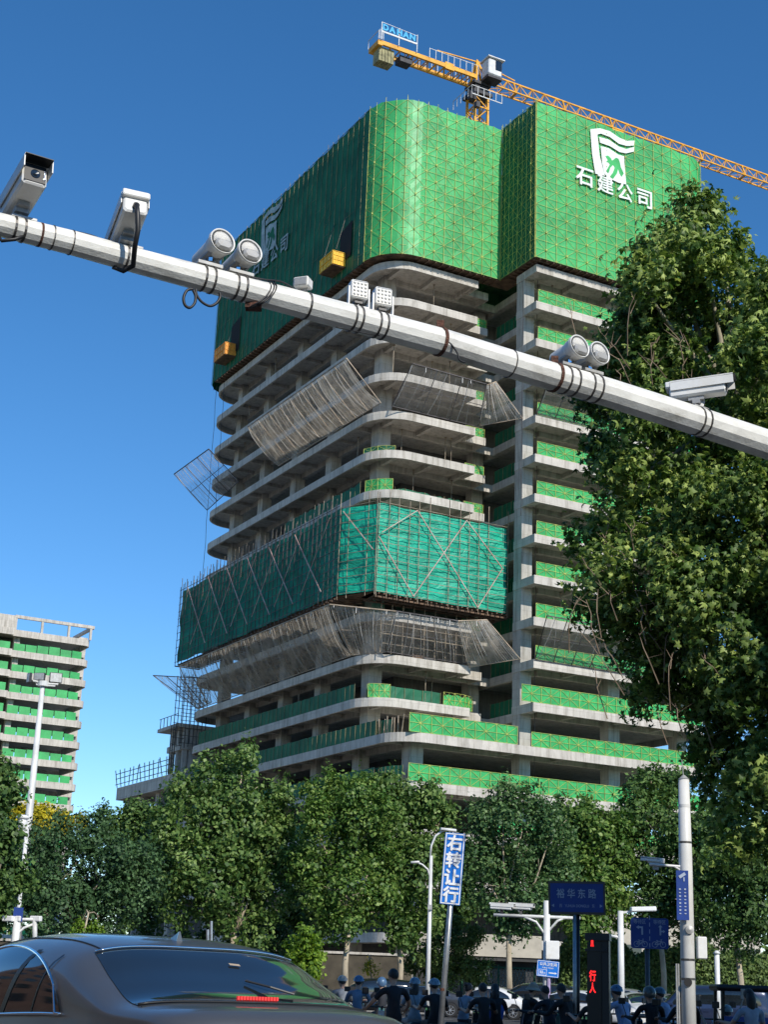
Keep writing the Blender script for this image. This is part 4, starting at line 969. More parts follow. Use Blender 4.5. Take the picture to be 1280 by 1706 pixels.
for s in (-1, 1): mb.quad(*[Mx @ Vector((s*x, -h_*.24+y, .010)) for x, y in ([(.40,-.03),(.445,0),(.40,.03)] if s > 0 else [(.40,.03),(.445,0),(.40,-.03)])])
part('lettering', mb, M['signdim'], sp)
# 3 bicycle waiting-lane sign
D = 30; q = atD(1079, 1600, D); t = thing('bicycle_lane_sign', 'blue lane sign with white turn arrows and two bicycles on a dark post', 'sign', (q.x, q.y, 0))
zt, zb = zat(1082, 1529, D), zat(1082, 1580, D); mb = MB(); mb.tube([(q.x,q.y,0),(q.x,q.y,zb+.2)], .045, 10); part('post', mb, pbr('dark_post', (.06,.065,.07), .5, .3), t, True)
Mx = facing(Vector((atD(1082,1555,D).x, q.y-.06, (zt+zb)/2)), 187); w_, h_ = .70, zt-zb
mb = MB(); panel(mb, Mx, w_, h_, .02, .05); sp = part('sign_panel', mb, M['signblue_dark'], t)
mb = MB()
text_mb(mb, '等待区', .085, Mx @ Matrix.Translation((-w_*.26, h_*.38, .006)), squeeze=.85); text_mb(mb, '等待区', .085, Mx @ Matrix.Translation((w_*.26, h_*.38, .006)), squeeze=.85)
def flat(mb, Mx, pts): mb.quad(*[Mx @ Vector((x, y, .006)) for x, y in pts])
def seg(mb, Mx, a, b, w, z=.006):
    a, b = Vector(a), Vector(b); d = (b-a).normalized(); n = Vector((-d.y, d.x))*w/2; mb.quad(*[Mx @ Vector((p.x, p.y, z)) for p in (a-n, b-n, b+n, a+n)])
def circ(mb, Mx, c, r, w, n=14):
    for k in range(n): a0, a1 = 2*math.pi*k/n, 2*math.pi*(k+1)/n; seg(mb, Mx, (c[0]+r*math.cos(a0), c[1]+r*math.sin(a0)), (c[0]+r*math.cos(a1), c[1]+r*math.sin(a1)), w)
for s in (-1, 1):
    cx = s*w_*.24
    seg(mb, Mx, (cx+.03, -.03), (cx+.03, .09) if s < 0 else (cx+.03, .12), .03)
    if s < 0: seg(mb, Mx, (cx+.045, .105), (cx-.03, .105), .03); flat(mb, Mx, [(cx-.03, .14), (cx-.085, .105), (cx-.03, .07)])
    else:
        flat(mb, Mx, [(cx-.01, .115), (cx+.07, .115), (cx+.03, .155)]); seg(mb, Mx, (cx+.045, .04), (cx+.08, .04), .025); flat(mb, Mx, [(cx+.08, .01), (cx+.12, .04), (cx+.08, .07)])
    for k in (-1, 1): circ(mb, Mx, (cx+k*.075, -h_*.36), .05, .009)
    for a, b in (((-.075,-.0),(-.03,.06)), ((-.03,.06),(.04,.06)), ((.04,.06),(0,0)), ((0,0),(-.03,.06)), ((0,0),(-.075,0)), ((.075,0),(.04,.08)), ((-.05,.075),(-.02,.075)), ((.03,.09),(.06,.09))):
        seg(mb, Mx, (cx+a[0], -h_*.36+a[1]), (cx+b[0], -h_*.36+b[1]), .010)
for k in range(5): seg(mb, Mx, (0, -h_*.46+k*.125), (0, -h_*.46+k*.125+.075), .014)
part('lettering', mb, M['signdim'], sp)
# 4 pedestrian signal pillar
D = 25; q = atD(997, 1640, D); t = thing('signal_pillar', 'black pedestrian signal pillar with red lit Chinese characters', 'traffic light', (q.x, q.y, 0))
zt = zat(997, 1556, D); F = facing(Vector((q.x, q.y, 0)), 195)
mb = MB(); mb.mbox(F, .155, zt/2, .12, (0.02, zt/2, -.05), bev=0); body = part('pillar', mb, M['devblack'], t)
mb = MB(); mb.mbox(F, .19, .055, .16, (0, zt-.04, -.04)); mb.mbox(F, .17, .02, .15, (-.02, zat(985,1582,D), -.04)); part('hood', mb, M['devblack'], t)
mb = MB(); mb.mbox(F, .11, (zt-.5)/2, .004, (-.05, (zt+.45)/2-.1, .083)); scn = part('display', mb, pbr('display_black', (.008,.008,.009), .3), t)
mb = MB()
text_mb(mb, '行', .155, F @ Matrix.Translation((-.075, zat(988,1625,D), .09)), bold=.03, squeeze=.62); text_mb(mb, '人', .145, F @ Matrix.Translation((-.075, zat(988,1645,D), .09)), bold=.03, squeeze=.62)
part('red_character', mb, M['red_led'], scn)
mb = MB(); z = zat(988, 1570, D); Mz = F @ Matrix.Translation((-.08, z, .09)); mb.ball((0, .05, 0), .013, .013, .003, 8, Mz); 
for a, b, w in (((0,.035),(0,-.01),.035), ((-.01,-.01),(-.016,-.06),.014), ((.01,-.01),(.016,-.06),.014)): seg(mb, Mz, a, b, w, 0)
part('red_figure', mb, M['red_led'], scn)
# 5 tall white pole at the right
D = 19; q = atD(1147, 1640, D); zt = zat(1140, 1298, D); t = thing('tall_white_pole', 'tall stout white round pole in front of the big tree with control box', 'pole', (q.x, q.y, 0))
mb = MB(); mb.tube([(q.x,q.y,0),(q.x,q.y,3),(q.x,q.y,zt)], [.088,.08,.064], 20); part('shaft', mb, M['polewhite'], t, True)
mb = MB(); mb.tube([(q.x,q.y,zt),(q.x,q.y,zt+.05)], [.07,.015], 16); mb.tube([(q.x,q.y,zt),(q.x-.02,q.y,zt+.24)], .006, 6); part('cap', mb, M['devgrey'], t)
for y in (1405, 1450, 1498, 1600, 1632):
    z = zat(1143, y, D); mb = MB(); mb.tube([(q.x,q.y,z),(q.x,q.y,z+.025)], .087 if y > 1500 else .079, 20); part('strap', mb, M['strap'], t)
for y in (1345, 1378): z = zat(1140, y, D); mb = MB(); mb.tube([(q.x,q.y,z),(q.x,q.y,z+.035)], .072, 20); part('collar', mb, M['polewhite'], t)
z = zat(1149, 1549, D); mb = MB(); mb.lathe(frame_at(Vector((q.x+.01, q.y-.085, z)), Vector((0,-1,0))), [(0,.05),(.02,.048),(.03,.0)], 20); part('speaker_dome', mb, M['devgrey'], t)
z = zat(1144, 1636, D); mb = MB(); mb.lathe(frame_at(Vector((q.x-.02, q.y-.09, z)), Vector((0,-1,0))), [(0,.048),(.008,.048),(.008,.0)], 20); part('round_sticker', mb, M['devblack'], t)
a = atD(1132, 1605, D); mb = MB(); 
for s in (0, .025): mb.tube([(q.x-.11-s, q.y, 0), (q.x-.11-s, q.y, a.z)], .011, 8)
part('conduit', mb, M['devgrey'], t)
a, b = zat(1168, 1560, D), zat(1168, 1597, D); mb = MB(); mb.mbox(Matrix.Translation((q.x+.163, q.y-.015, (a+b)/2)), .055, .06, (a-b)/2, bev=.01); part('control_box', mb, M['devwhite'], t)
mb = MB(); z = zat(1100, 1443, D); mb.tube([(q.x,q.y-.02,z),(q.x-.44,q.y-.04,z+.015)], .015, 8); mb.tube([(q.x,q.y-.02,z-.08),(q.x-.14,q.y-.03,z)], .011, 6); part('side_arm', mb, M['polewhite'], t)
t2, F2, c2 = cctv(0, 0, -80, 4, 'small white camera on the short side arm of the tall white pole', .18, .028, .025, D=atD(1090, 1435, D)+Vector((0,-.03,0)))
t = thing('camera_notice', 'narrow vertical dark blue notice strapped to the tall white pole', 'sign', atD(1134, 1491, D)+Vector((0,-.16,0)))
zt, zb = zat(1134, 1451, D), zat(1134, 1533, D); Mx = facing(Vector((atD(1134,1490,D).x, q.y-.12, (zt+zb)/2)), 190); h_ = zt-zb
mb = MB(); panel(mb, Mx, .142, h_, .012); sp = part('sign_panel', mb, M['signblue_dark'], t)
mb = MB(); seg(mb, Mx, (-.035, h_*.36), (.035, h_*.44), .035); seg(mb, Mx, (.02, h_*.36), (.02, h_*.28), .014)
for ln in (-1, 1):
    for i in range(8):      # rows too small to read in the photo: plain worn marks
        y_ = h_*(.12-.07*i); seg(mb, Mx, (ln*.03-.011, y_), (ln*.03+.011, y_), .012 if i % 2 else .018)
part('lettering', mb, M['signdim'], sp)
# 6 camera pole in the middle
D = 45; q = atD(911, 1600, D); zt = zat(911, 1500, D); t = thing('camera_pole', 'white pole with two-sided arm carrying two cameras behind the street-name sign', 'pole', (q.x, q.y, 0))
mb = MB(); mb.tube([(q.x,q.y,0),(q.x,q.y,zt)], [.11,.09], 12); part('shaft', mb, M['polewhite'], t, True)
z = zat(911, 1527, D); x0, x1 = atD(822, 1527, D).x, atD(968, 1527, D).x
mb = MB(); mb.tube([(x0,q.y,z),(x1,q.y,z)], .045, 8); mb.tube([(q.x,q.y,z-.55),(q.x-.3,q.y,z-.15),(q.x-.7,q.y,z)], .035, 8); mb.tube([(q.x,q.y,z-.45),(q.x+.3,q.y,z-.1),(q.x+.5,q.y,z)], .035, 8); part('cross_arm', mb, M['polewhite'], t, True)
a, b = zat(918, 1567, D), zat(918, 1598, D); mb = MB(); mb.mbox(Matrix.Translation((q.x+.14, q.y-.15, (a+b)/2)), .19, .1, (a-b)/2, bev=.02); part('control_box', mb, M['devwhite'], t)
mb = MB(); mb.tube([(q.x+.05, q.y-.12, .3), (q.x+.05, q.y-.12, 1.9)], .05, 8); part('poster_wrap', mb, pbr('torn_posters', (.4,.36,.42), .8, 0, .6, 6., col2=(.2,.12,.35)), t)
for px, lab in ((836, 'white camera on the middle camera pole, left of its pair'), (868, 'white camera on the middle camera pole, right of its pair')):
    t3, F3, c3 = cctv(0, 0, 110, -2, lab, .62, .10, .08, D=atD(px, 1510, D)); mb = MB(); mb.bar(c3+Vector((0,0,-.1)), Vector((c3.x, q.y, z)), .08); part('mount_bracket', mb, M['devblack'], t3)
t = thing('toilet_sign', 'small blue public toilet direction sign on the middle camera pole', 'sign', atD(912, 1613, D)+Vector((0,-.2,0)))
zt, zb = zat(912, 1600, D), zat(912, 1627, D); Mx = facing(Vector((atD(912,1613,D).x, q.y-.2, (zt+zb)/2)), 185) @ Matrix.Rotation(rad(-4), 4, 'Z'); h_ = zt-zb; w_ = .62
mb = MB(); panel(mb, Mx, w_, h_, .02, .03); sp = part('sign_panel', mb, M['signblue'], t)
mb = MB(); border(mb, Mx, w_*.96, h_*.94, .012); text_mb(mb, '公共卫生间', .09, Mx @ Matrix.Translation((0, h_*.28, .006)), bold=.02); text_mb(mb, 'PUBLIC TOILET', .035, Mx @ Matrix.Translation((0, h_*.05, .006)), bold=.02)
border(mb, Mx @ Matrix.Translation((-.14, -h_*.24, 0)), .22, .16, .01)
for x in (-.2, -.15): mb.ball((x, -h_*.17, .006), .014, .014, .002, 8, Mx); seg(mb, Mx, (x, -h_*.2), (x, -h_*.33), .028)
circ(mb, Mx, (-.09, -h_*.28), .02, .008); seg(mb, Mx, (.03, -h_*.24), (.2, -h_*.24), .028); flat(mb, Mx, [(.2,-h_*.31),(.26,-h_*.24),(.2,-h_*.17)])
part('lettering', mb, M['signwhite'], sp)
# 7 slender double street lamp
D = 58; q = atD(714, 1600, D); t = thing('street_lamp', 'slender white street lamp with curved upper arm left of the blue yield sign', 'street lamp', (q.x, q.y, 0))
zt = zat(716, 1425, D); mb = MB(); mb.tube([(q.x,q.y,0),(q.x,q.y,zt)], [.10,.06], 10); part('shaft', mb, M['polewhite'], t, True)
A = lambda px, py: atD(px, py, D)
mb = MB(); mb.tube([A(717,1425), A(719,1408), A(726,1392), A(737,1384), A(745,1382)], .04, 8); mb.mbox(frame_at(A(747,1382), Vector((1,.2,-.05))), .3, .1, .05, bev=.02); part('upper_lamp', mb, M['polewhite'], t, True)
mb = MB(); mb.tube([A(716,1460), A(713,1448), A(704,1440), A(694,1436)], .035, 8); mb.mbox(frame_at(A(692,1436), Vector((-1,.2,-.1))), .16, .08, .04, bev=.02); part('lower_lamp', mb, M['polewhite'], t, True)
z = zat(715, 1511, D); mb = MB(); mb.mbox(Matrix.Translation((q.x, q.y-.1, z)), .08, .06, .09); part('junction_box', mb, M['devgrey'], t)
# 8 high mast with three floodlights on the left
D = 92; q = atD(45, 1392, D); zt = zat(75, 1135, D); t = thing('high_mast_light', 'tall white mast with three floodlight heads in front of the distant block', 'street lamp', (q.x, q.y, 0))
mb = MB(); mb.tube([(q.x,q.y,0),(q.x,q.y,zt)], [.32,.13], 14); part('mast', mb, M['polewhite'], t, True)
mb = MB(); A = lambda px, py: atD(px, py, D); mb.tube([A(55,1134), A(75,1138), A(97,1140)], .07, 8); mb.tube([Vector((q.x,q.y,zt-.3)), Vector((q.x,q.y,zt+.0))], .3, 16); mb.tube([A(60,1140), A(92,1143)], .05, 6); part('head_ring', mb, M['polewhite'], t)
for px, py, w_, h_, az in ((49,1129,.22,.40,230), (66,1127,.46,.30,190), (93,1129,.50,.40,160)):
    mb = MB(); F = facing(A(px,py), az); mb.mbox(F, w_*.75, h_*.75, .09, bev=.03); fl = part('floodlight', mb, M['crane_dark'], t); mb = MB(); mb.mbox(F, w_*.66, h_*.66, .004, (0,0,.094)); part('lamp_glass', mb, M['devgrey'], fl)
# dome camera arm
D = 70; t = thing('dome_camera_post', 'thin white arm with a dome camera in front of the left mast', 'camera', A(45, 1400)); A = lambda px, py: atD(px, py, D)
t.location = A(41, 1500); t.location.z = 0; BASE[t.name] = t.location.copy(); f0 = A(41, 1420)
mb = MB(); mb.tube([(f0.x,f0.y,0),(f0.x,f0.y,A(45,1376).z)], .09, 8); mb.tube([A(23,1381), A(44,1386)], .05, 6); part('post', mb, M['polewhite'], t, True)
mb = MB(); c = A(37,1371); mb.ball(c, .22, .22, .3, 12); mb.ball(c+Vector((0,0,.25)), .3, .3, .12, 12); part('dome', mb, M['devwhite'], t, True)
# 9 far pole with brackets bottom-left
D = 60; A = lambda px, py: atD(px, py, D); q = A(24, 1580); t = thing('traffic_camera_post', 'white post with bracketed cameras low at the left edge above the car', 'pole', (q.x, q.y, 0))
mb = MB(); mb.tube([(q.x,q.y,0),(q.x,q.y,A(24,1528).z)], .14, 10); mb.tube([A(58,1580)*1, A(58,1530)*1], .09, 8); mb.tube([A(10,1531), A(40,1531), A(66,1531)], .06, 6); mb.tube([A(24,1560), A(40,1545), A(58,1538)], .05, 6); part('shaft', mb, M['polewhite'], t, True)
for px in (14, 27, 60): mb = MB(); mb.mbox(frame_at(A(px, 1530), Vector((1,-.4,0))), .22, .1, .1, bev=.03); part('camera_head', mb, M['devwhite'], t)
t = thing('round_traffic_sign', 'small dark blue sign board beside the low left camera post', 'sign', (A(31,1520).x, A(31,1520).y, 0)); mb = MB(); a = A(31,1523); mb.tube([(a.x,a.y,0),(a.x,a.y,a.z)], .04, 6); part('post', mb, M['galv'], t); mb = MB(); panel(mb, facing(a+Vector((0,-.1,0)), 185), .36, .5); part('sign_panel', mb, M['signblue_dark'], t)
# 10 distant pole group behind the signal
D = 62; A = lambda px, py: atD(px, py, D); q = A(1035, 1600); t = thing('distant_camera_post', 'thin white distant post with a flat camera head behind the bicycle sign', 'pole', (q.x, q.y, 0))
mb = MB(); mb.tube([(q.x,q.y,0),(q.x,q.y,A(1035,1517).z)], [.14,.11], 10); mb.tube([A(1012,1557), A(1036,1562)], .06, 6); part('shaft', mb, M['polewhite'], t, True)
mb = MB(); mb.mbox(frame_at(A(1072,1514), Vector((1,.1,.06))), .5, .14, .09, bev=.03); mb.bar(A(1036,1520), A(1066,1516), .08); part('camera_head', mb, M['devwhite'], t)
q = A(1195, 1600); mb = MB(); mb.tube([(q.x,q.y,0),(q.x,q.y,A(1195,1588).z)], .10, 8); mb.tube([(q.x,q.y,A(1195,1588).z),(q.x,q.y,A(1195,1583).z)], [.16,.05], 8); solo('bollard_light', mb, M['polewhite'], 'short thin white post in front of the right hedge', 'post', (q.x, q.y, 0), smooth=True)
q = atD(350, 1550, 60); mb = MB(); A = lambda px, py: atD(px, py, 60)
for px in (346, 352): mb.tube([A(px, 1590), A(px, 1534 if px == 352 else 1548)], .06, 6)
a = A(349,1590); mb.tube([(a.x,a.y,0), (a.x,a.y,a.z)], .08, 6); solo('twin_rod_post', mb, M['galv'], 'thin grey twin rod rising behind the car roof', 'post', (q.x, q.y, 0))
# ================================================================== LOW BUILDINGS AND FENCE behind the street trees
def Bz(px, py, D): return atD(px, py, D)
t = thing('shopfront_building', 'low building with pale fascia band and dark shopfront behind the street trees', 'building', atD(800, 1650, 103).xy.to_3d())
a, b = atD(690, 1600, 103), atD(905, 1600, 103); zt, zm = zat(800, 1555, 103), zat(800, 1592, 103)
cream = pbr('cream_render', (.5,.46,.38), .8, 0, .15, 1.)
mb = MB(); mb.box(a.x, b.x, 103.2, 112, zm, zt); part('fascia_band', mb, cream, t)
mb = MB(); mb.box(a.x+.2, b.x-.2, 104, 111.8, 0, zm-.01); part('dark_wall', mb, pbr('dark_shop_wall', (.035,.037,.04), .6, 0, .3, 1.), t)
for i in range(6): x = a.x+1+(b.x-a.x-2)*i/6; mb = MB(); mb.box(x, x+1.1, 103.9, 103.99, 1.0, zm-.7); part('window', mb, M['pglass'], t)
mb = MB(); mb.box(a.x, b.x, 103.3, 103.9, zm-.25, zm-.02); part('canopy', mb, pbr('dark_canopy', (.05,.05,.05), .6), t)
t = thing('far_cream_building', 'pale low building glimpsed behind the trees right of the signal pillar', 'building', atD(1150, 1650, 108).xy.to_3d())
a, b = atD(985, 1600, 108), atD(1290, 1600, 108); mb = MB(); mb.box(a.x, b.x, 108, 118, 0, 6.2); part('wall', mb, cream, t); mb = MB(); mb.box(a.x-.2, b.x, 107.8, 118, 6.2, 6.6); part('parapet', mb, M['conc'], t)
for i in range(8): x = a.x+2+i*4; mb = MB(); mb.box(x, x+1.6, 107.9, 107.99, 2.4, 4.6); part('window', mb, M['pglass'], t)
t = thing('site_wall', 'dull brown wall behind the tree trunks at the left of the shopfront', 'wall', atD(600, 1650, 103).xy.to_3d())
a, b = atD(-60, 1600, 103), atD(688, 1600, 103); mb = MB(); mb.box(a.x, b.x, 103.5, 104, 0, 3.2); part('wall', mb, pbr('brown_site_wall', (.10,.085,.06), .9, 0, .4, .6), t); mb = MB(); mb.box(a.x, b.x, 103.4, 104.1, 3.2, 3.35); part('coping', mb, M['conc'], t)
t = thing('lattice_fence', 'green and white diamond lattice fence between the trunks behind the white car', 'fence', atD(860, 1650, 97).xy.to_3d())
a, b = atD(770, 1600, 97), atD(1010, 1600, 97); mb = MB()
for i in range(int((b.x-a.x)/.22)): x = a.x+i*.22; mb.bar((x, 97, .4), (x+.9, 97, 2.6), .03); mb.bar((x+.9, 97.04, .4), (x, 97.04, 2.6), .03)
part('lattice_infill', mb, pbr('fence_lattice', (.35,.36,.3), .7, 0, .3, 1.), t)
mb = MB()
for x in np.arange(a.x, b.x, 2.2): mb.box(x, x+.1, 96.9, 97.1, .1, 2.8)
mb.box(a.x, b.x, 96.95, 97.05, 2.6, 2.7); part('fence_frame', mb, pbr('green_fence', (.02,.12,.06), .6), t)
# ================================================================== CARS
def spline(ctrl):
    xs = [c[0] for c in ctrl]; ys = [c[1] for c in ctrl]; n = len(xs)
    ms = []
    for i in range(n):
        if i == 0: ms.append((ys[1]-ys[0])/(xs[1]-xs[0]))
        elif i == n-1: ms.append((ys[-1]-ys[-2])/(xs[-1]-xs[-2]))
        else:
            a = (ys[i]-ys[i-1])/(xs[i]-xs[i-1]); b = (ys[i+1]-ys[i])/(xs[i+1]-xs[i]); ms.append(0 if a*b <= 0 else 2*a*b/(a+b))
    def f(x):
        x = min(max(x, xs[0]), xs[-1])
        for i in range(n-1):
            if x <= xs[i+1]: break
        h = xs[i+1]-xs[i]; t = (x-xs[i])/h
        return ys[i]*(1+2*t)*(1-t)**2 + ms[i]*h*t*(1-t)**2 + ys[i+1]*t*t*(3-2*t) + ms[i+1]*h*t*t*(t-1)
    return f
CARS = {
 'sedan': dict(L=4.9, W=.91, top=[(0,.98),(.12,1.06),(.62,1.09),(1.0,1.22),(1.45,1.40),(1.9,1.455),(2.4,1.47),(2.9,1.44),(3.35,1.32),(3.95,1.02),(4.5,.90),(4.85,.72),(4.9,.62)],
    belt=[(0,.88),(.3,.95),(1.2,.97),(2.5,.93),(4,.86),(4.7,.72),(4.9,.58)], rear=(.70,1.52), front=(3.0,3.9), side=(1.0,3.75), n=2.7, wheels=(.95,3.85)),
 'suv': dict(L=4.6, W=.92, top=[(0,.95),(.1,1.2),(.35,1.55),(.8,1.64),(1.8,1.68),(2.7,1.64),(3.1,1.48),(3.6,1.14),(4.2,1.05),(4.52,.88),(4.6,.7)],
    belt=[(0,.9),(.3,1.03),(1.2,1.04),(2.5,1.02),(4,.97),(4.45,.82),(4.6,.66)], rear=(.1,.42), front=(2.85,3.55), side=(.5,3.4), n=3.4, wheels=(.85,3.65)),
 'beetle': dict(L=4.2, W=.86, top=[(0,.62),(.15,.85),(.5,1.08),(.95,1.3),(1.5,1.46),(2.1,1.5),(2.6,1.44),(3.0,1.26),(3.4,1.0),(3.8,.88),(4.1,.72),(4.2,.55)],
    belt=[(0,.55),(.3,.8),(1.2,.92),(2.5,.90),(3.5,.84),(4.0,.7),(4.2,.5)], rear=(.55,1.1), front=(2.65,3.3), side=(.95,3.2), n=2.4, wheels=(.78,3.4)),
 'van': dict(L=4.9, W=.93, top=[(0,1.1),(.06,1.7),(.25,1.84),(1.8,1.9),(3.4,1.86),(3.8,1.7),(4.4,1.12),(4.75,.98),(4.9,.7)],
    belt=[(0,1.0),(.3,1.08),(2.5,1.08),(4.2,1.0),(4.7,.86),(4.9,.64)], rear=(.02,.2), front=(3.62,4.3), side=(.4,4.1), n=4.5, wheels=(.95,3.9)),
}
CARS['saloon'] = dict(CARS['sedan'], n=3.7, rear=(.56,1.36), k=(.86,.76), side=(1.27,3.75))
TM = {}
def car(style, label, cat, pos, az, paint, group=None, sc=1., detail=1, glass='pglass', name='parked_car', bottom_tail=True):
    S = CARS[style]; L, W = S['L'], S['W']; top = spline(S['top']); belt = spline(S['belt']); n = S['n']
    wid = spline([(0, .80), (.25, .90), (.9, .975), (L*.5, 1), (L-.9, .97), (L-.2, .86), (L, .70)])
    M0 = Matrix.Translation(Vector((pos[0], pos[1], 0))) @ Matrix.Rotation(rad(90-az), 4, 'Z') @ Matrix.Scale(sc, 4) @ Matrix.Translation((-L/2, 0, 0))
    t = bpy.data.objects.new(name, None); C.objects.link(t); t.matrix_world = Matrix.Translation(Vector((pos[0], pos[1], 0))) @ Matrix.Rotation(rad(90-az), 4, 'Z') @ Matrix.Scale(sc, 4)
    BASE[t.name] = Vector((L/2, 0, 0)); tagit(t, label, cat, group)
    def wb(x): return W*wid(x)*.965
    def up_y(x, z):
        h = max(.01, top(x)-belt(x)); q = min(1, max(0, (z-belt(x))/h)); return wb(x)*(1-q**n)**(1/n)
    def up_z(x, y):
        h = max(.01, top(x)-belt(x)); q = min(1, abs(y)/wb(x)); return belt(x)+h*(1-q**n)**(1/n)
    nx = 90 if detail > 1 else 40; na = 24 if detail > 1 else 12
    def section(x):
        w = W*wid(x); b = belt(x); h = max(.01, top(x)-b)
        pts = [(w*.86, .17), (w*.95, .24), (w*.995, .5), (w, .72*b+.05), (w*.99, b-.06)]
        for k in range(na+1):
            a = math.pi/2*k/na; c, s_ = math.cos(a), math.sin(a)
            pts.append((wb(x)*c**(2/n), b+h*s_**(2/n)))
        full = pts+[(-y, z) for y, z in pts[-2::-1]]
        return [(x, y, z) for y, z in full]
    xs = [L*(i/nx) for i in range(nx+1)]; secs = [section(x) for x in xs]; m = len(secs[0])
    mb = MB(); mb.add([p for s_ in secs for p in s_], [(i*m+j, (i+1)*m+j, (i+1)*m+j+1, i*m+j+1) for i in range(nx) for j in range(m-1)] + [tuple(range(m)), tuple(nx*m+m-1-k for k in range(m))] + [(i*m, i*m+m-1, (i+1)*m+m-1, (i+1)*m) for i in range(nx)])
    body = part('body', mb, paint, t, smooth=True)
    for p in body.data.polygons:
        if len(p.vertices) > 4: p.use_smooth = False
    # glass
    def pane(fn, nu, nv, nm, trim=None, mat=glass, off=.006):
        def g(u, v):
            p = Vector(fn(u, v)); e = .01
            du = Vector(fn(min(1, u+e), v))-Vector(fn(max(0, u-e), v)); dv = Vector(fn(u, min(1, v+e)))-Vector(fn(u, max(0, v-e))); nr = du.cross(dv)
            if nr.length < 1e-9: nr = Vector((0, p.y, .2))
            nr.normalize()
            if nr.dot(Vector((0 if abs(p.y) > .3 else 0, p.y, .6))) < 0: nr = -nr
            return p+nr*off
        gb = MB(); gb.grid(g, nu, nv); o = part(nm, gb, M[mat], t, smooth=True)
        if trim:
            tb = MB(); loop = [g(i/24, 0) for i in range(25)]+[g(1, i/8) for i in range(1, 9)]+[g(1-i/24, 1) for i in range(1, 25)]+[g(0, 1-i/8) for i in range(1, 9)]
            tb.tube(loop, trim[1], 6, False); part('trim', tb, M[trim[0]], o, True)
        return o
    r0, r1 = S['rear']; f0, f1 = S['front']; s0, s1 = S['side']
    def fr(x, k=.80): return wb(x)*k
    ka, kb = S.get('k', (.86,.76) if style != 'van' else (.9,.88))
    def rear(u, v): x = r0+(r1-r0)*v; y = (2*u-1)*wb(x)*(ka+(kb-ka)*v); return (x, y, up_z(x, y))
    def front(u, v): x = f0+(f1-f0)*v; y = (2*u-1)*wb(x)*(.78+.06*v); return (x, y, up_z(x, y))
    rg = pane(rear, 24, 10, 'rear_window', None, off=.004 if detail > 1 else .012); pane(front, 24, 10, 'windscreen', off=.012)
    for sg in (1, -1):
        def edge_hi(x): return belt(x)+(top(x)-belt(x))*.80
        def side(u, v):
            x = s0+(s1-s0)*u; lo = belt(x)+.015
            if style == 'saloon': x += (1-u)**9*.30*(1-math.sin(math.pi*(.14+.60*v)))
            e = math.sin(math.pi*min(1, max(0, u)))**.36 if style in ('sedan', 'beetle', 'saloon') else min(1, min(u, 1-u)*9+.05)**.5
            hi = lo+(edge_hi(x)-lo)*max(.02, e); z = lo+(hi-lo)*v; return (x, sg*up_y(x, z), z)
        w_ = pane(side, 44, 8, 'side_window', ('chrome', .010) if detail > 1 else (('chrome', .012) if style == 'sedan' else None), off=.008)
        pb = MB()
        if detail > 1:
            for xb, xt, kw in ((2.22, 1.93, .035), (1.72, 1.55, .010), (3.0, 2.9, .04)):
                vs = []; lo = belt(xb)+.02; hi = belt(xt)+(top(xt)-belt(xt))*.80-.01
                for i in range(9):
                    f = i/8; x = xb+(xt-xb)*f; z = lo+(hi-lo)*f; vs += [(x-kw, sg*(up_y(x-kw, z)+.012), z), (x+kw, sg*(up_y(x+kw, z)+.012), z)]
                pb.add(vs, [(2*i, 2*i+1, 2*i+3, 2*i+2) for i in range(8)])
        for u in (() if detail > 1 else (.46,)):
            a, b = Vector(side(u-.01, 0)), Vector(side(u+.012, 1)); o_ = Vector((0, sg*.014, .0)); k = .045 if u > .3 else .02
            vs = []
            for i in range(7): q = Vector(side(u, i/6))+o_; vs += [(q.x-k+.10*(i/6)*(1 if u < .3 else .3), q.y, q.z), (q.x+k+.10*(i/6)*(1 if u < .3 else .3), q.y, q.z)]
            pb.add(vs, [(2*i, 2*i+1, 2*i+3, 2*i+2) for i in range(6)])
        part('pillar', pb, M['devblack'], w_)
        hb = MB()
        for x in (S['wheels'][0]+.55, S['wheels'][0]+1.75): hb.mbox(IM, .1, .012, .016, (x, sg*(W*wid(x)+.012), .8), bev=.005)
        part('door_handle', hb, paint, t)
        mbm = MB(); mbm.mbox(IM, .07, .1, .06, (f1-.15, sg*(W+.08), belt(f1)+.05), bev=.025); part('wing_mirror', mbm, paint, t)
        for x in S['wheels']:
            r = .325; F = Matrix.Translation((x, sg*(W-.115), r)) @ Matrix.Rotation(rad(90*sg), 4, 'Z')
            ab = MB(); ab.lathe(Matrix.Translation((x, sg*(W*wid(x)-.03), r+.02)) @ Matrix.Rotation(rad(90*sg), 4, 'Z'), [(0, r+.06), (.034, r+.06), (.034, .001)], 28); part('wheel_arch', ab, M['devblack'], t)
            wbm = MB(); wbm.lathe(F, [(-.1, r*.7), (-.1, r-.02), (-.08, r), (.14, r), (.16, r-.02), (.165, r*.68), (.13, r*.66)], 28); wh = part('wheel', wbm, M['tyre'], t)
            rb = MB(); rb.lathe(F, [(.10, r*.66), (.155, r*.66), (.155, r*.60), (.12, r*.58)], 24)
            for k in range(7): a = 2*math.pi*k/7; rb.bar(F @ Vector((.15, .04*math.cos(a), .04*math.sin(a))), F @ Vector((.15, r*.63*math.cos(a), r*.63*math.sin(a))), .05, .02)
            rb.lathe(F, [(.14, .06), (.165, .055), (.165, .001)], 12); part('rim', rb, M['rim'], wh)
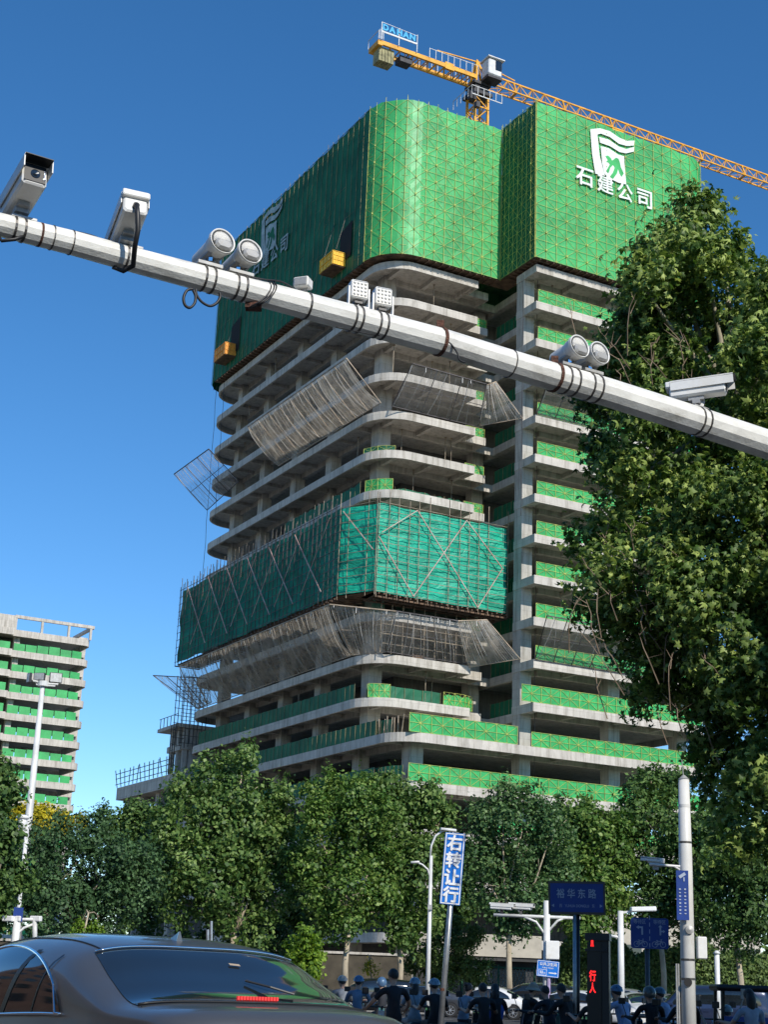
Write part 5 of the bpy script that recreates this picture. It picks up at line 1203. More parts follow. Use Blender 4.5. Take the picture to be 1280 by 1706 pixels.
    # lamps, plates, bumpers
    for sg in (1, -1):
        lb_ = MB(); x = .02; lb_.mbox(IM, .03, .16, .07, (.03, sg*W*.62, belt(.1)-.08), bev=.02); part('tail_light', lb_, M['brake_led'] if False else pbrc('tail_red'), t)
        hb = MB(); hb.mbox(IM, .05, .17, .06, (L-.06, sg*W*.5, belt(L-.1)-.03), bev=.02); part('headlight', hb, M['reflector'], t)
    pb = MB(); pb.mbox(IM, .006, .22, .07, (-.008, 0, .62)); pb.mbox(IM, .006, .22, .07, (L+.004, 0, .42)); part('number_plate', pb, M['signblue_dark'], t)
    gb = MB(); gb.mbox(IM, .01, .34, .09, (L-.0, 0, .55)); part('grille', gb, M['devblack'], t)
    return t, dict(rear=rear, top=top, belt=belt, up_z=up_z, L=L, W=W, wb=wb, rg=rg)
def pbrc(k):
    if k not in TM:
        TM[k] = pbr('tail_lamp_red', (.25,.01,.01), .3)
    return TM[k]
def paint(name, col, met=.3, rough=.28, coat=.8): return pbr(name, col, rough, met, .04, 2., coat=coat, rvar=.03)
PT = dict(bronze=paint('bronze_grey_metallic', (.125,.128,.132), .6, .36, .6), black=paint('black_paint', (.012,.013,.016)), white=paint('white_paint', (.66,.66,.65), 0, .35), dark=paint('dark_grey_paint', (.05,.052,.058)),
          silver=paint('silver_paint', (.42,.43,.44), .6), blue=paint('dark_blue_paint', (.02,.03,.07)), olive=paint('dark_olive_paint', (.03,.034,.03)))
# foreground saloon
FC_POS, FC_AZ, FC_SC = Vector((-1.84, 12.05, 0)), -32.1, 1.135
t, c = car('saloon', 'bronze-grey saloon seen from its rear corner, filling the bottom left of the photo', 'car', (FC_POS.x, FC_POS.y), FC_AZ, PT['bronze'], None, FC_SC, 2, 'pglass', 'saloon_car')
def on_rear(u, v, off=.01):
    x, y, z = c['rear'](u, v); return Vector((x-off*.5, y, z+off))
mb = MB()
for i in range(14):
    u = .46+i*.0135; mb.mbox(Matrix.Translation(on_rear(1-u, .14, .016)), .009, .006, .010)
part('brake_light', mb, M['brake_led'], c['rg'])
mb = MB(); mb.tube([on_rear(u, 1.0, .012) for u in np.linspace(0, 1, 25)], .008, 6); sb_ = MB(); sb_.tube([on_rear(u, .0, .008) for u in np.linspace(0, 1, 25)], .007, 6); part('lower_seal', sb_, M['devblack'], c['rg'], True)
part('header_seal', mb, M['chrome'], c['rg'], True)
for sg in (1, -1):
    mb = MB(); mb.tube([Vector((x, sg*c['wb'](x)*(.70+.03*(x-1.4)), c['up_z'](x, c['wb'](x)*(.70+.03*(x-1.4)))+.001)) for x in np.linspace(1.40, 3.2, 20)], .006, 5); part('roof_seam', mb, M['devblack'], t)
mb = MB(); mb.tube([Vector((.50, y, c['up_z'](.50, y)+.001)) for y in np.linspace(-.72, .72, 21)], .006, 5); part('boot_seam', mb, M['devblack'], t)
mb = MB(); x0 = 1.66; z0 = c['top'](x0)-.012; mb.add([(x0-.05,0.022,z0),(x0-.05,-.022,z0),(x0+.12,.0,z0+.01),(x0-.045,.005,z0+.065),(x0-.045,-.005,z0+.065),(x0-.015,0,z0+.058)], [(0,1,4,3),(0,3,5,2),(1,2,5,4),(3,4,5),(0,2,1)])
part('shark_fin_antenna', mb, PT['bronze'], t)
mb = MB(); mb.tube([on_rear(.42, .45, .02), on_rear(.34, .33, .03), on_rear(.25, .25, .02)], .007, 6); part('wiper', mb, M['devblack'], c['rg'])
mb = MB()
for u in (.36,.5): mb.quad(on_rear(u, .72, .012), on_rear(u+.05, .73, .012), on_rear(u+.05, .76, .012), on_rear(u, .75, .012)); break
part('glass_sticker', mb, M['batten'], c['rg'])
# parked row
PK = 'cars parked in a row under the street trees'
def park(style, px, D, az, col, label, sc=1.): q = atD(px, 1640, D); return car(style, label, 'car', (q.x, q.y), az, PT[col], PK, sc)
park('suv', 622, 78, -100, 'black', 'black parked car behind the helmeted riders, nearest the bronze saloon')
park('sedan', 702, 78, -84, 'dark', 'dark grey parked saloon just left of the yield sign post')
park('beetle', 812, 78, -82, 'white', 'white round-backed parked car with visible rear wheel')
park('sedan', 835, 84, -88, 'dark', 'dark parked saloon half hidden behind the white round-backed car')
park('suv', 892, 82, -60, 'olive', 'dark boxy parked car right of the white round-backed car', 1.05)
park('sedan', 968, 72, 118, 'white', 'white parked saloon behind the street-name sign post')
park('suv', 1005, 82, -70, 'silver', 'silver car roof showing behind the signal pillar')
park('sedan', 1062, 74, 172, 'white', 'white parked car facing us between the signal pillar and the dark sign post')
park('sedan', 1113, 76, 150, 'silver', 'silver parked car left of the tall white pole')
park('van', 1183, 70, -82, 'blue', 'dark blue van behind the tall white pole')
park('sedan', 480, 80, -90, 'dark', 'dark parked car mostly hidden behind the bronze saloon roof')
# dark canopied tricycle cabin at right
D = 27; q = atD(1262, 1640, D); t = thing('canopied_tricycle', 'black canopied electric tricycle cabin with clear front sheet at the right edge', 'tricycle', (q.x, q.y, 0))
zt = zat(1245, 1641, D); F = Matrix.Translation((q.x, q.y, 0)) @ Matrix.Rotation(rad(-6), 4, 'Z')
mb = MB(); mb.mbox(F, .72, .62, .05, (0,0,zt-.05), bev=.04); roof = part('canopy_roof', mb, M['devblack'], t)
mb = MB()
for sx in (-1, 1):
    for sy in (-1, 1): mb.bar(F @ Vector((sx*.66, sy*.56, .3)), F @ Vector((sx*.62, sy*.54, zt-.06)), .05)
mb.bar(F @ Vector((-.66,-.57,1.05)), F @ Vector((.66,-.57,1.05)), .05); part('cabin_frame', mb, M['devblack'], t)
mb = MB(); mb.mbox(F, .62, .004, (zt-1.15)/2, (0,-.57,(zt+1.05)/2-.03)); part('clear_sheet', mb, M['lens'], t)
mb = MB(); mb.mbox(F, .66, .58, .32, (0,0,.62), bev=.08); part('body', mb, pbr('dull_blue_panel', (.02,.035,.12), .5, 0, .2), t)
for sx, sy in ((-1,-.5),(1,-.5),(0,.7)): mb = MB(); mb.lathe(F @ Matrix.Translation((sx*.6, sy, .24)), [(-.05,.15),(-.05,.24),(.05,.24),(.05,.15)], 20); part('wheel', mb, M['tyre'], t)
mb = MB(); mb.mbox(F, .62, .02, .1, (0,-.62,1.0)); part('reflector_strip', mb, M['signblue_dark'], t)
mb = MB(); mb.tube([F @ Vector((-.5,-.5,1.0)), F @ Vector((-.35,-.6,1.25)), F @ Vector((-.3,-.62,1.42))], .012, 6); mb.mbox(F @ Matrix.Translation((-.3,-.62,1.45)), .05, .01, .08, bev=.005); part('mirror', mb, M['devgrey'], t)
# ================================================================== SCOOTERS AND RIDERS
def scooter(pos, az, col, label, rest=False, cover=None):
    F = Matrix.Translation(Vector((pos[0], pos[1], 0))) @ Matrix.Rotation(rad(90-az), 4, 'Z')
    t = thing('electric_scooter', label, 'scooter', (pos[0], pos[1], 0), group='scooters of the waiting riders')
    for x in (-.55, .62):
        mb = MB(); mb.lathe(F @ Matrix.Translation((x,0,.23)) @ Matrix.Rotation(rad(90),4,'Z'), [(-.04,.14),(-.045,.21),(0,.235),(.045,.21),(.04,.14)], 22); wh = part('wheel', mb, M['tyre'], t, True)
        mb = MB(); mb.lathe(F @ Matrix.Translation((x,0,.23)) @ Matrix.Rotation(rad(90),4,'Z'), [(-.03,.03),(-.03,.14),(.03,.14),(.03,.03)], 16); part('rim', mb, M['rim'], wh)
    mb = MB(); mb.mbox(F, .36, .13, .2, (-.42,0,.45), bev=.06); mb.mbox(F, .3, .14, .05, (.1,0,.28), bev=.03); mb.bar(F @ Vector((.42,0,.32)), F @ Vector((.36,0,.85)), .3, .08); mb.bar(F @ Vector((.56,0,.45)), F @ Vector((.4,0,.98)), .14, .1)
    part('body', mb, col, t)
    mb = MB(); mb.mbox(F, .36, .14, .045, (-.38,0,.70), bev=.03); part('saddle', mb, M['devblack'], t)
    mb = MB(); mb.tube([F @ Vector((.6,0,.3)), F @ Vector((.4,0,.95)), F @ Vector((.37,0,1.02))], .02, 8); mb.tube([F @ Vector((.28,.33,1.03)), F @ Vector((.38,.12,1.02)), F @ Vector((.38,-.12,1.02)), F @ Vector((.28,-.33,1.03))], .015, 8); part('handlebar', mb, M['devblack'], t)
    for s in (-1,1):
        mb = MB(); mb.tube([F @ Vector((.34,s*.24,1.04)), F @ Vector((.36,s*.3,1.22))], .007, 6); mb.mbox(F @ Matrix.Translation((.36,s*.31,1.27)), .012, .06, .05, bev=.01); part('mirror', mb, M['devblack'], t)
    mb = MB(); mb.mbox(F, .02, .05, .03, (-.80,0,.55), bev=.01); part('tail_light', mb, pbrc('tail'), t)
    if rest:
        mb = MB(); mb.tube([F @ Vector((-.74,s,z)) for s, z in ((-.17,.72),(-.17,.95),(-.12,1.0),(.12,1.0),(.17,.95),(.17,.72))], .015, 8); mb.mbox(F, .02, .15, .12, (-.75,0,.88), bev=.02); part('backrest', mb, pbr('green_backrest', (.03,.10,.08), .5), t)
    if cover:
        def S(u, v): x = .55-.45*v-.1*math.cos((u-.5)*3); y = (u-.5)*(.62+.2*v); z = 1.18-.75*v**1.2-.35*abs(u-.5)**1.5+.02*math.sin(u*20+v*7); return F @ Vector((x+.15, y, z))
        mb = MB(); mb.grid(S, 18, 12); part('apron_cover', mb, cover, t, True)
    return F
shirt_mats = {}
def cloth(col):
    if col not in shirt_mats: shirt_mats[col] = pbr('cloth', col, .85, 0, .25, 5., bump=.35, bscale=9)
    return shirt_mats[col]
JEANS = (.03,.04,.06); 
def person(pos, az, label, shirt=(.01,.011,.013), pants=(.02,.02,.025), hair='short', helmet=None, seat=.74, lean=12, k=.95, turn=0, sleeves='short', arms='bar', female=False, drop=0, bent=0):
    """rider: seat height, torso lean in degrees forward, arms on bar or down"""
    F = Matrix.Translation(Vector((pos[0], pos[1], 0))) @ Matrix.Rotation(rad(90-az), 4, 'Z')
    t = thing('person', label, 'person', (pos[0], pos[1], 0))
    lr = rad(lean); sx, cx_ = math.sin(lr), math.cos(lr); hip = Vector((-.32, 0, seat+.09))
    def T(h, y=0, f=0): return hip + Vector((sx*h*k+f*cx_, y*k, cx_*h*k-f*sx))
    sw = .175 if female else .20
    J = {}; E = []; R = {}
    def j(n, p, r, pa=None, ry=None): J[n] = Vector(p); R[n] = (r*k, (ry or r)*k); 
    j('pel', T(0), .125, ry=.165 if not female else .17); j('wai', T(.17), .105, ry=.145 if not female else .125); j('che', T(.36,0,-.01), .115, ry=.175 if not female else .155); j('ubk', T(.47,0,-.015), .095, ry=.15); j('nek', T(.555,0,.0), .052); j('nk2', T(.61,0,.02), .05)
    j('hd0', T(.665,0,.035), .074, ry=.068); j('hd1', T(.74,0,.04), .098, ry=.08); j('hd2', T(.80,0,.03), .088, ry=.074)
    E += [('pel','wai'),('wai','che'),('che','ubk'),('ubk','nek'),('nek','nk2'),('nk2','hd0'),('hd0','hd1'),('hd1','hd2')]
    for s, n in ((1,'l'),(-1,'r')):
        j(n+'sh', T(.485, s*sw, -.01), .062); j(n+'s0', T(.49, s*.10, -.01), .07)
        if arms == 'bar': el = J[n+'sh']+Vector((.17, s*.10, -.22))*k; wr = Vector((.20, s*.30, 1.03))
        elif arms == 'reach': el = J[n+'sh']+Vector((.16, s*.14, -.20))*k; wr = el+Vector((.22, s*.02, -.08))*k
        else: el = J[n+'sh']+Vector((.03, s*.05, -.28))*k; wr = el+Vector((.14, -s*.03, -.20))*k
        j(n+'el', el, .041); j(n+'fa', el.lerp(wr, .35), .038); j(n+'wr', wr, .026); hd = (wr-el).normalized(); j(n+'pa', wr+hd*.07*k, .034, ry=.022)
        E += [('ubk', n+'s0'), (n+'s0', n+'sh'), (n+'sh', n+'el'), (n+'el', n+'fa'), (n+'fa', n+'wr'), (n+'wr', n+'pa')]
        hp = hip+Vector((.03, s*.09, -.02)); kn = hip+Vector((.42*k, s*.15, .0)); an = kn+Vector((-.02+.06, s*.02, -(kn.z-.10))) ; toe = an+Vector((.15, s*.02, -.045))
        j(n+'hp', hp, .085); j(n+'kn', kn, .058); j(n+'cf', kn.lerp(an,.35), .053); j(n+'an', an, .036); j(n+'to', toe, .034)
        E += [('pel', n+'hp'), (n+'hp', n+'kn'), (n+'kn', n+'cf'), (n+'cf', n+'an'), (n+'an', n+'to')]
    names = list(J); me = bpy.data.meshes.new('body'); me.from_pydata([tuple(J[n]) for n in names], [(names.index(a), names.index(b)) for a, b in E], [])
    o = bpy.data.objects.new('body', me); C.objects.link(o); sk = o.modifiers.new('s', 'SKIN'); sub = o.modifiers.new('u', 'SUBSURF'); sub.levels = sub.render_levels = 2
    sv = me.skin_vertices[0].data
    for i, n in enumerate(names): sv[i].radius = R[n]
    sv[0].use_root = True
    dg = bpy.context.evaluated_depsgraph_get(); dg.update(); m2 = bpy.data.meshes.new_from_object(o.evaluated_get(dg), depsgraph=dg)
    bpy.data.objects.remove(o); bpy.data.meshes.remove(me)
    # hands: fingers and thumb joined into the body mesh
    hb = MB(); hb.v = [tuple(v.co) for v in m2.vertices]; hb.f = [list(p.vertices) for p in m2.polygons]; nb = len(hb.f)
    for n, s in (('l',1),('r',-1)):
        pa, wr = J[n+'pa'], J[n+'wr']; d = (pa-wr).normalized(); up = Vector((0,0,1)); sd_ = d.cross(up).normalized(); dn = sd_.cross(d)*(1)
        for q, (oy, ln) in enumerate(((-.030,.062),(-.010,.072),(.010,.068),(.028,.052))):
            b0_ = pa+sd_*oy*s*k+d*.012; hb.tube([b0_, b0_+d*ln*.45*k-up*.012, b0_+d*ln*.7*k-up*.035, b0_+d*ln*.6*k-up*.055], [.0095*k,.009*k,.0082*k,.006*k], 6)
        b0_ = wr+d*.03-sd_*.03*s*k; hb.tube([b0_, b0_+d*.03*k-sd_*.025*s*k-up*.01, b0_+d*.055*k-sd_*.02*s*k-up*.03], [.012*k,.0105*k,.007*k], 6)
    segs = [(a, b) for a, b in E]; me = bpy.data.meshes.new('body'); vv = [F @ Vector(v)-BASE[t.name] for v in hb.v]; me.from_pydata([tuple(v) for v in vv], [], hb.f)
    for m_ in (cloth(shirt), cloth(pants), M['skin'], M['devblack']): me.materials.append(m_)
    idx = []
    for fi, f in enumerate(hb.f):
        if fi >= nb: idx.append(2); continue
        cen = sum((Vector(hb.v[i]) for i in f), Vector())/len(f); best = None; bd = 9
        for a, b in segs:
            A_, B_ = J[a], J[b]; ab = B_-A_; tt = min(1, max(0, (cen-A_).dot(ab)/max(1e-9, ab.length_squared))); dd = (cen-(A_+ab*tt)).length/ (R[a][0]*(1-tt)+R[b][0]*tt)
            if dd < bd: bd = dd; best = (a, b, tt)
        a, b, tt = best; sfx = b[1:] if b[0] in 'lr' and len(b) == 3 else b
        if b in ('hd0','hd1','hd2','nk2'): idx.append(2)
        elif b == 'nek': idx.append(0 if tt < .6 else 2)
        elif b in ('wai','che','ubk') or sfx in ('s0','sh'): idx.append(0 if not (b == 'wai' and tt < .25) else 1)
        elif sfx == 'el': idx.append(0 if (tt < .6 or sleeves == 'long') else 2)
        elif sfx in ('fa','wr'): idx.append(0 if sleeves == 'long' else 2)
        elif sfx == 'pa': idx.append(2)
        elif sfx == 'to': idx.append(3)
        else: idx.append(1)
    me.polygons.foreach_set('material_index', idx); me.polygons.foreach_set('use_smooth', [True]*len(me.polygons)); me.update()
    bo = link(bpy.data.objects.new('body', me), t)
    H = J['hd1']+Vector((.0,0,.012)); hm = F @ (Matrix.Translation(H) @ Matrix.Rotation(rad(turn), 4, 'Z') @ Matrix.Rotation(lr*.35, 4, 'Y') @ Matrix.Scale(k, 4))
    fb = MB(); fb.ball((.092,0,-.02), .018, .014, .024, 8, hm)
    for s in (-1,1): fb.ball((-.0, s*.080, -.012), .018, .010, .032, 8, hm)
    part('nose_and_ears', fb, M['skin'], bo, True)
    eb = MB()
    for s in (-1,1): eb.ball((.082, s*.032, .012), .010, .014, .008, 8, hm)
    part('eyes', eb, M['devblack'], bo); lb_ = MB(); lb_.ball((.085,0,-.055), .009, .024, .006, 8, hm); part('mouth', lb_, pbrc('tail'), bo)
    def shell(z_cut_back, z_cut_front, ax, ay, az_, offx=-.012, n=20, rough=.004):
        mb = MB(); vs = []; m = 9
        for i in range(m+1):
            for kk in range(n):
                th = 2*math.pi*kk/n; cut = z_cut_back+(z_cut_front-z_cut_back)*(.5+.5*math.cos(th)); c0 = math.acos(max(-1, min(1, cut/az_)))
                a = c0*i/m; r_ = 1+random.uniform(-rough, rough)*6
                vs.append(hm @ Vector((offx+ax*math.sin(a)*math.cos(th)*r_, ay*math.sin(a)*math.sin(th)*r_, az_*math.cos(a)*r_)))
        mb.add(vs, [(i*n+kk, (i+1)*n+kk, (i+1)*n+(kk+1) % n, i*n+(kk+1) % n) for i in range(m) for kk in range(n)]); return mb
    if hair != 'none':
        hbm = shell(-.07 if hair == 'short' else -.09, .035, .108, .092, .112, rough=.004)
        if hair == 'long': hbm.tube([hm @ Vector((-.07,0,.02)), hm @ Vector((-.10,0,-.08)), hm @ Vector((-.11,0,-.18)), hm @ Vector((-.10,0,-.28))], [.07*k,.085*k,.075*k,.03*k], 10)
        if hair == 'bun': hbm.ball((-.12,0,.06), .05, .05, .05, 10, hm)
        part('hair', hbm, M['hair'], bo, True)
    if helmet:
        col, kind = helmet
        sh = shell(-.005 if kind == 'half' else -.09, .055, .142, .126, .148, -.01, 24, 0); hel = part('helmet', sh, pbr('helmet_shell', col, .3, 0, .05, 3., coat=.4), t, True)
        vb = MB(); vb.grid(lambda u, v: hm @ Vector((.10+.085*v*math.cos((u-.5)*2.2), (u-.5)*.23, .062-.02*v)), 10, 3); part('visor', vb, M['devblack'], hel, True)
        sb = MB(); sb.tube([hm @ Vector((.02,.1,.0)), hm @ Vector((.04,.06,-.08)), hm @ Vector((.05,0,-.105)), hm @ Vector((.04,-.06,-.08)), hm @ Vector((.02,-.1,.0))], .006, 5); part('chin_strap', sb, M['devblack'], hel)
        if kind == 'half':
            vb = MB()
            for s in (-1, 1):
                vb.ball((-.105, s*.06, .075), .012, .014, .014, 6, hm); vb.ball((-.02, s*.122, .055), .014, .010, .014, 6, hm)
            part('vent', vb, M['devblack'], hel)
    if hair == 'hat':
        hh = shell(.0, .03, .122, .108, .135, -.01, 20, 0); hat = part('bucket_hat', hh, cloth((.34,.29,.22)), t, True)
        br = MB(); n = 20
        br.add([hm @ Vector((-.01+r_*math.cos(2*math.pi*i/n)*1.05, r_*math.sin(2*math.pi*i/n), z)) for r_, z in ((.115,.02),(.18,-.035)) for i in range(n)], [(i, n+i, n+(i+1) % n, (i+1) % n) for i in range(n)]); part('brim', br, cloth((.34,.29,.22)), hat, True)
    return t
def head_to(px, py, D, **kw):   # ground position for a rider whose head centre is seen at px, py
    return atD(px, py, D)
BL = (.11,.17,.25); BLK = (.009,.010,.013); LB_ = (.15,.2,.28); WHT = (.42,.46,.5)
G = dict(cream=(.42,.4,.34), grey=(.30,.28,.24), blue=(.06,.12,.22), lblue=(.12,.19,.25), dgreen=(.03,.06,.065), dark=(.03,.03,.035), mid=(.05,.09,.13))
def rider(px, D, label, az=-8, sc_col='dark', rest=False, cover=None, sclabel=None, **kw):
    D *= 1.16; q = atD(px, 1640, D); f = azel(az, 0); pos = (q.x+f.x*.22, q.y+f.y*.22); kw['k'] = kw.get('k', .95)*.95; kw['seat'] = kw.get('seat', .74)-.07
    person(pos, az, label, **kw)
    scooter(pos, az, PT[sc_col], sclabel, rest, cover)
rider(571, 30, 'rider in beige-grey helmet and pale top, leftmost beside the saloon', shirt=(.2,.22,.24), helmet=(G['grey'],'half'), sc_col='white', sclabel='white scooter of the leftmost rider beside the saloon')
rider(597, 28, 'rider in blue helmet and light blue jacket right of the leftmost rider', shirt=BL, helmet=(G['blue'],'half'), sleeves='long', sc_col='silver', sclabel='silver scooter under the rider in the light blue jacket', az=8)
rider(637, 31, 'rider in blue helmet and dark clothes half hidden behind the tall man in black', helmet=(G['blue'],'full'), shirt=(.02,.022,.03), sc_col='black', sclabel='black scooter of the dark-clothed rider with blue helmet')
rider(655, 23, 'bare-headed man in a black T-shirt, tallest of the riders, reaching forward', az=-16, k=1.02, seat=.80, lean=6, shirt=(.008,.009,.014), arms='reach', sc_col='white', sclabel='white scooter under the bare-headed man in black', turn=10)
rider(691, 26, 'woman in light blue helmet with long black hair and light blue shirt', shirt=(.20,.26,.31), pants=(.28,.27,.27), helmet=(G['lblue'],'half'), hair='long', female=True, sc_col='silver', k=.92, lean=4, sclabel='silver scooter under the woman with long hair')
rider(725, 25, 'rider in pale blue helmet and black top behind the leaning sign pole', helmet=(G['lblue'],'half'), sc_col='olive', sclabel='olive scooter behind the leaning sign pole', k=.93)
rider(778, 27, 'woman with tied dark hair in a pale blue sleeve beside a blue scooter apron', shirt=(.20,.26,.33), hair='bun', female=True, az=40, sc_col='white', cover=cloth((.03,.06,.22)), sclabel='scooter with dark blue padded wind apron', k=.9)
rider(806, 24, 'dark-haired person in black, left one of the close pair before the white car', hair='short', sc_col='dark', sclabel='dark scooter under the close pair before the white car', k=.9)
q = atD(823, 1640, 28.4); person((q.x, q.y), -4, 'dark-haired person in black, right one of the close pair before the white car', hair='long', k=.84, female=True, seat=.68)
rider(884, 26, 'person in a beige bucket hat and black top looking right', az=60, hair='hat', sc_col='blue', sclabel='dark blue scooter under the person in the bucket hat', k=.94)
rider(912, 25, 'person with short hair in a black jacket with a blue collar', hair='short', shirt=(.012,.013,.02), az=-30, sc_col='dark', rest=True, sclabel='dark scooter with green backrest, farther right of the two', sleeves='long', k=.9)
rider(940, 24, 'man with black hair in a black jacket turned left behind the sign post', hair='short', az=-40, sleeves='long', sc_col='olive', rest=True, sclabel='olive scooter with green backrest beside the sign post', k=.95)
rider(991, 22.5, 'rider in a dark open helmet directly in front of the signal pillar', helmet=(G['dark'],'full'), shirt=(.012,.02,.022), sc_col='dark', sclabel='dark scooter in front of the signal pillar', k=.9, seat=.70)
rider(1037, 25, 'rider in blue helmet and bright blue-white T-shirt leaning forward', az=-30, helmet=(G['blue'],'half'), shirt=(.24,.33,.52), sc_col='silver', sclabel='silver scooter right of the signal pillar', lean=20, k=.98)
rider(1084, 23, 'rider in a grey-green round helmet and black jacket under the bicycle sign', helmet=((.07,.08,.075),'full'), sc_col='dark', sclabel='dark scooter under the bicycle sign', k=.92, sleeves='long')
rider(1104, 26, 'rider in blue helmet and pale blue shirt turned left under the bicycle sign', az=-50, helmet=(G['mid'],'half'), shirt=(.22,.30,.46), sc_col='blue', sclabel='blue scooter left of the tall white pole', k=.93)
rider(1142, 22.5, 'rider in dark green helmet and black jacket in front of the tall white pole', helmet=(G['dgreen'],'full'), sc_col='dark', sclabel='dark scooter in front of the tall white pole', k=.93, sleeves='long')
rider(1212, 24, 'low-seated rider in a pale blue helmet at the lower right', helmet=((.2,.28,.3),'half'), shirt=(.02,.03,.06), seat=.52, sc_col='blue', sclabel='blue scooter at the lower right', k=.88)
rider(1247, 21.5, 'dark-haired rider in a pale blue shirt, rightmost, in front of the black canopy', hair='long', female=True, shirt=(.26,.34,.46), sc_col='white', sclabel='white scooter of the rightmost rider', k=.95, lean=5)
# ================================================================== TREES
def leaf_mesh(name, cen, nrm, size, mat, parent=None, shape='quad', seed=0):
    r = np.random.default_rng(seed); n = len(cen)
    nrm = nrm/np.maximum(1e-6, np.linalg.norm(nrm, axis=1, keepdims=True))
    a = np.cross(nrm, r.normal(size=(n, 3))); a /= np.maximum(1e-6, np.linalg.norm(a, axis=1, keepdims=True)); b = np.cross(nrm, a)
    if shape == 'quad': sh = np.array([(-.5,0,0),(0,-.36,.07),(.5,0,-.04),(0,.36,.07)]); faces = [(0,1,2,3)]
    elif shape == 'tri2': sh = np.array([(-.5,0,0),(-.1,-.42,.1),(.5,-.1,-.08),(.15,.12,.05),(.1,.5,-.05)]); faces = [(0,1,2,3),(0,3,4)]
    else:
        ang = [-90, -58, -28, -8, 18, 42, 62, 90, 118, 138, 162, 188, 208, 238]; rd = [.12, .50, .78, .46, .92, .50, .56, 1.05, .56, .50, .92, .46, .78, .50]
        sh = np.array([(0,0,.05)]+[(q*math.cos(rad(t))*.5, q*math.sin(rad(t))*.5, -.16*q*q+.05*(i % 2)) for i, (t, q) in enumerate(zip(ang, rd))]); m = len(ang)
        faces = [(0, 1+i, 1+(i+1) % m) for i in range(m)]
    k = len(sh); curl = r.uniform(.4, 2.6, n) if shape == 'maple' else np.ones(n); wv = r.uniform(.7, 1.1, n)
    V = cen[:, None, :] + (a[:, None, :]*sh[None, :, 0:1] + b[:, None, :]*sh[None, :, 1:2]*wv[:, None, None] + nrm[:, None, :]*sh[None, :, 2:3]*curl[:, None, None])*size[:, None, None]
    V = V.reshape(-1, 3).astype(np.float32); me = bpy.data.meshes.new(name); me.vertices.add(len(V)); me.vertices.foreach_set('co', V.ravel())
    li, ls, cnt = [], [], 0
    F0 = np.concatenate([np.array(f) for f in faces]); LI = (F0[None, :]+(np.arange(n)*k)[:, None]).ravel().astype(np.int32)
    sizes = np.tile([len(f) for f in faces], n); st = np.concatenate([[0], np.cumsum(sizes)[:-1]]).astype(np.int32)
    me.loops.add(len(LI)); me.loops.foreach_set('vertex_index', LI); me.polygons.add(len(sizes)); me.polygons.foreach_set('loop_start', st); me.polygons.foreach_set('loop_total', sizes.astype(np.int32))
    me.update(calc_edges=True); me.materials.append(mat)
    o = bpy.data.objects.new(name, me)
    if parent: link(o, parent)
    else: C.objects.link(o)
    return o
def crown_points(lobes, n, clump, seed, inner=.25, flat_out=.8):
    """lobes: (x,y,z,rx,ry,rz). leaves gathered in clumps on and inside the lobe shells"""
    r = np.random.default_rng(seed); L = np.array(lobes, float); vol = L[:, 3]*L[:, 5]; pr = vol/vol.sum()
    nc = max(20, int(n/clump[1])); li = r.choice(len(L), nc, p=pr); d = r.normal(size=(nc, 3)); d /= np.linalg.norm(d, axis=1, keepdims=True)
    rr = np.where(r.random(nc) < inner, r.uniform(.3, .8, nc), r.uniform(.8, 1.08, nc)); cc = L[li, :3]+d*L[li, 3:6]*rr[:, None]
    k = r.choice(nc, n); off = r.normal(size=(n, 3))*clump[0]*r.uniform(.4, 1.1, (n, 1)); cen = cc[k]+off
    nr = d[k]*flat_out+r.normal(size=(n, 3))*.75+np.array([0, -.15, .45])
    return cen, nr
def limbs(mb, root, lobes, r0, seed, tip=.03, n=7):
    rr = random.Random(seed)
    for lo in lobes:
        e = Vector(lo[:3]); s = root; mid = s.lerp(e, .5)+Vector((rr.uniform(-.3,.3), rr.uniform(-.3,.3), rr.uniform(-.1,.5)))
        mb.tube([s, s.lerp(mid, .5)+Vector((rr.uniform(-.1,.1),0,.1)), mid, e], [r0, r0*.75, r0*.5, tip], n)
        for _ in range(3):
            q = mid.lerp(e, rr.random()); w_ = Vector((rr.uniform(-1,1)*lo[3], rr.uniform(-1,1)*lo[4], rr.uniform(-.2,1)*lo[5]))*.8; mb.tube([q, q+w_*.5, q+w_], [r0*.3, r0*.2, tip*.5], 5)
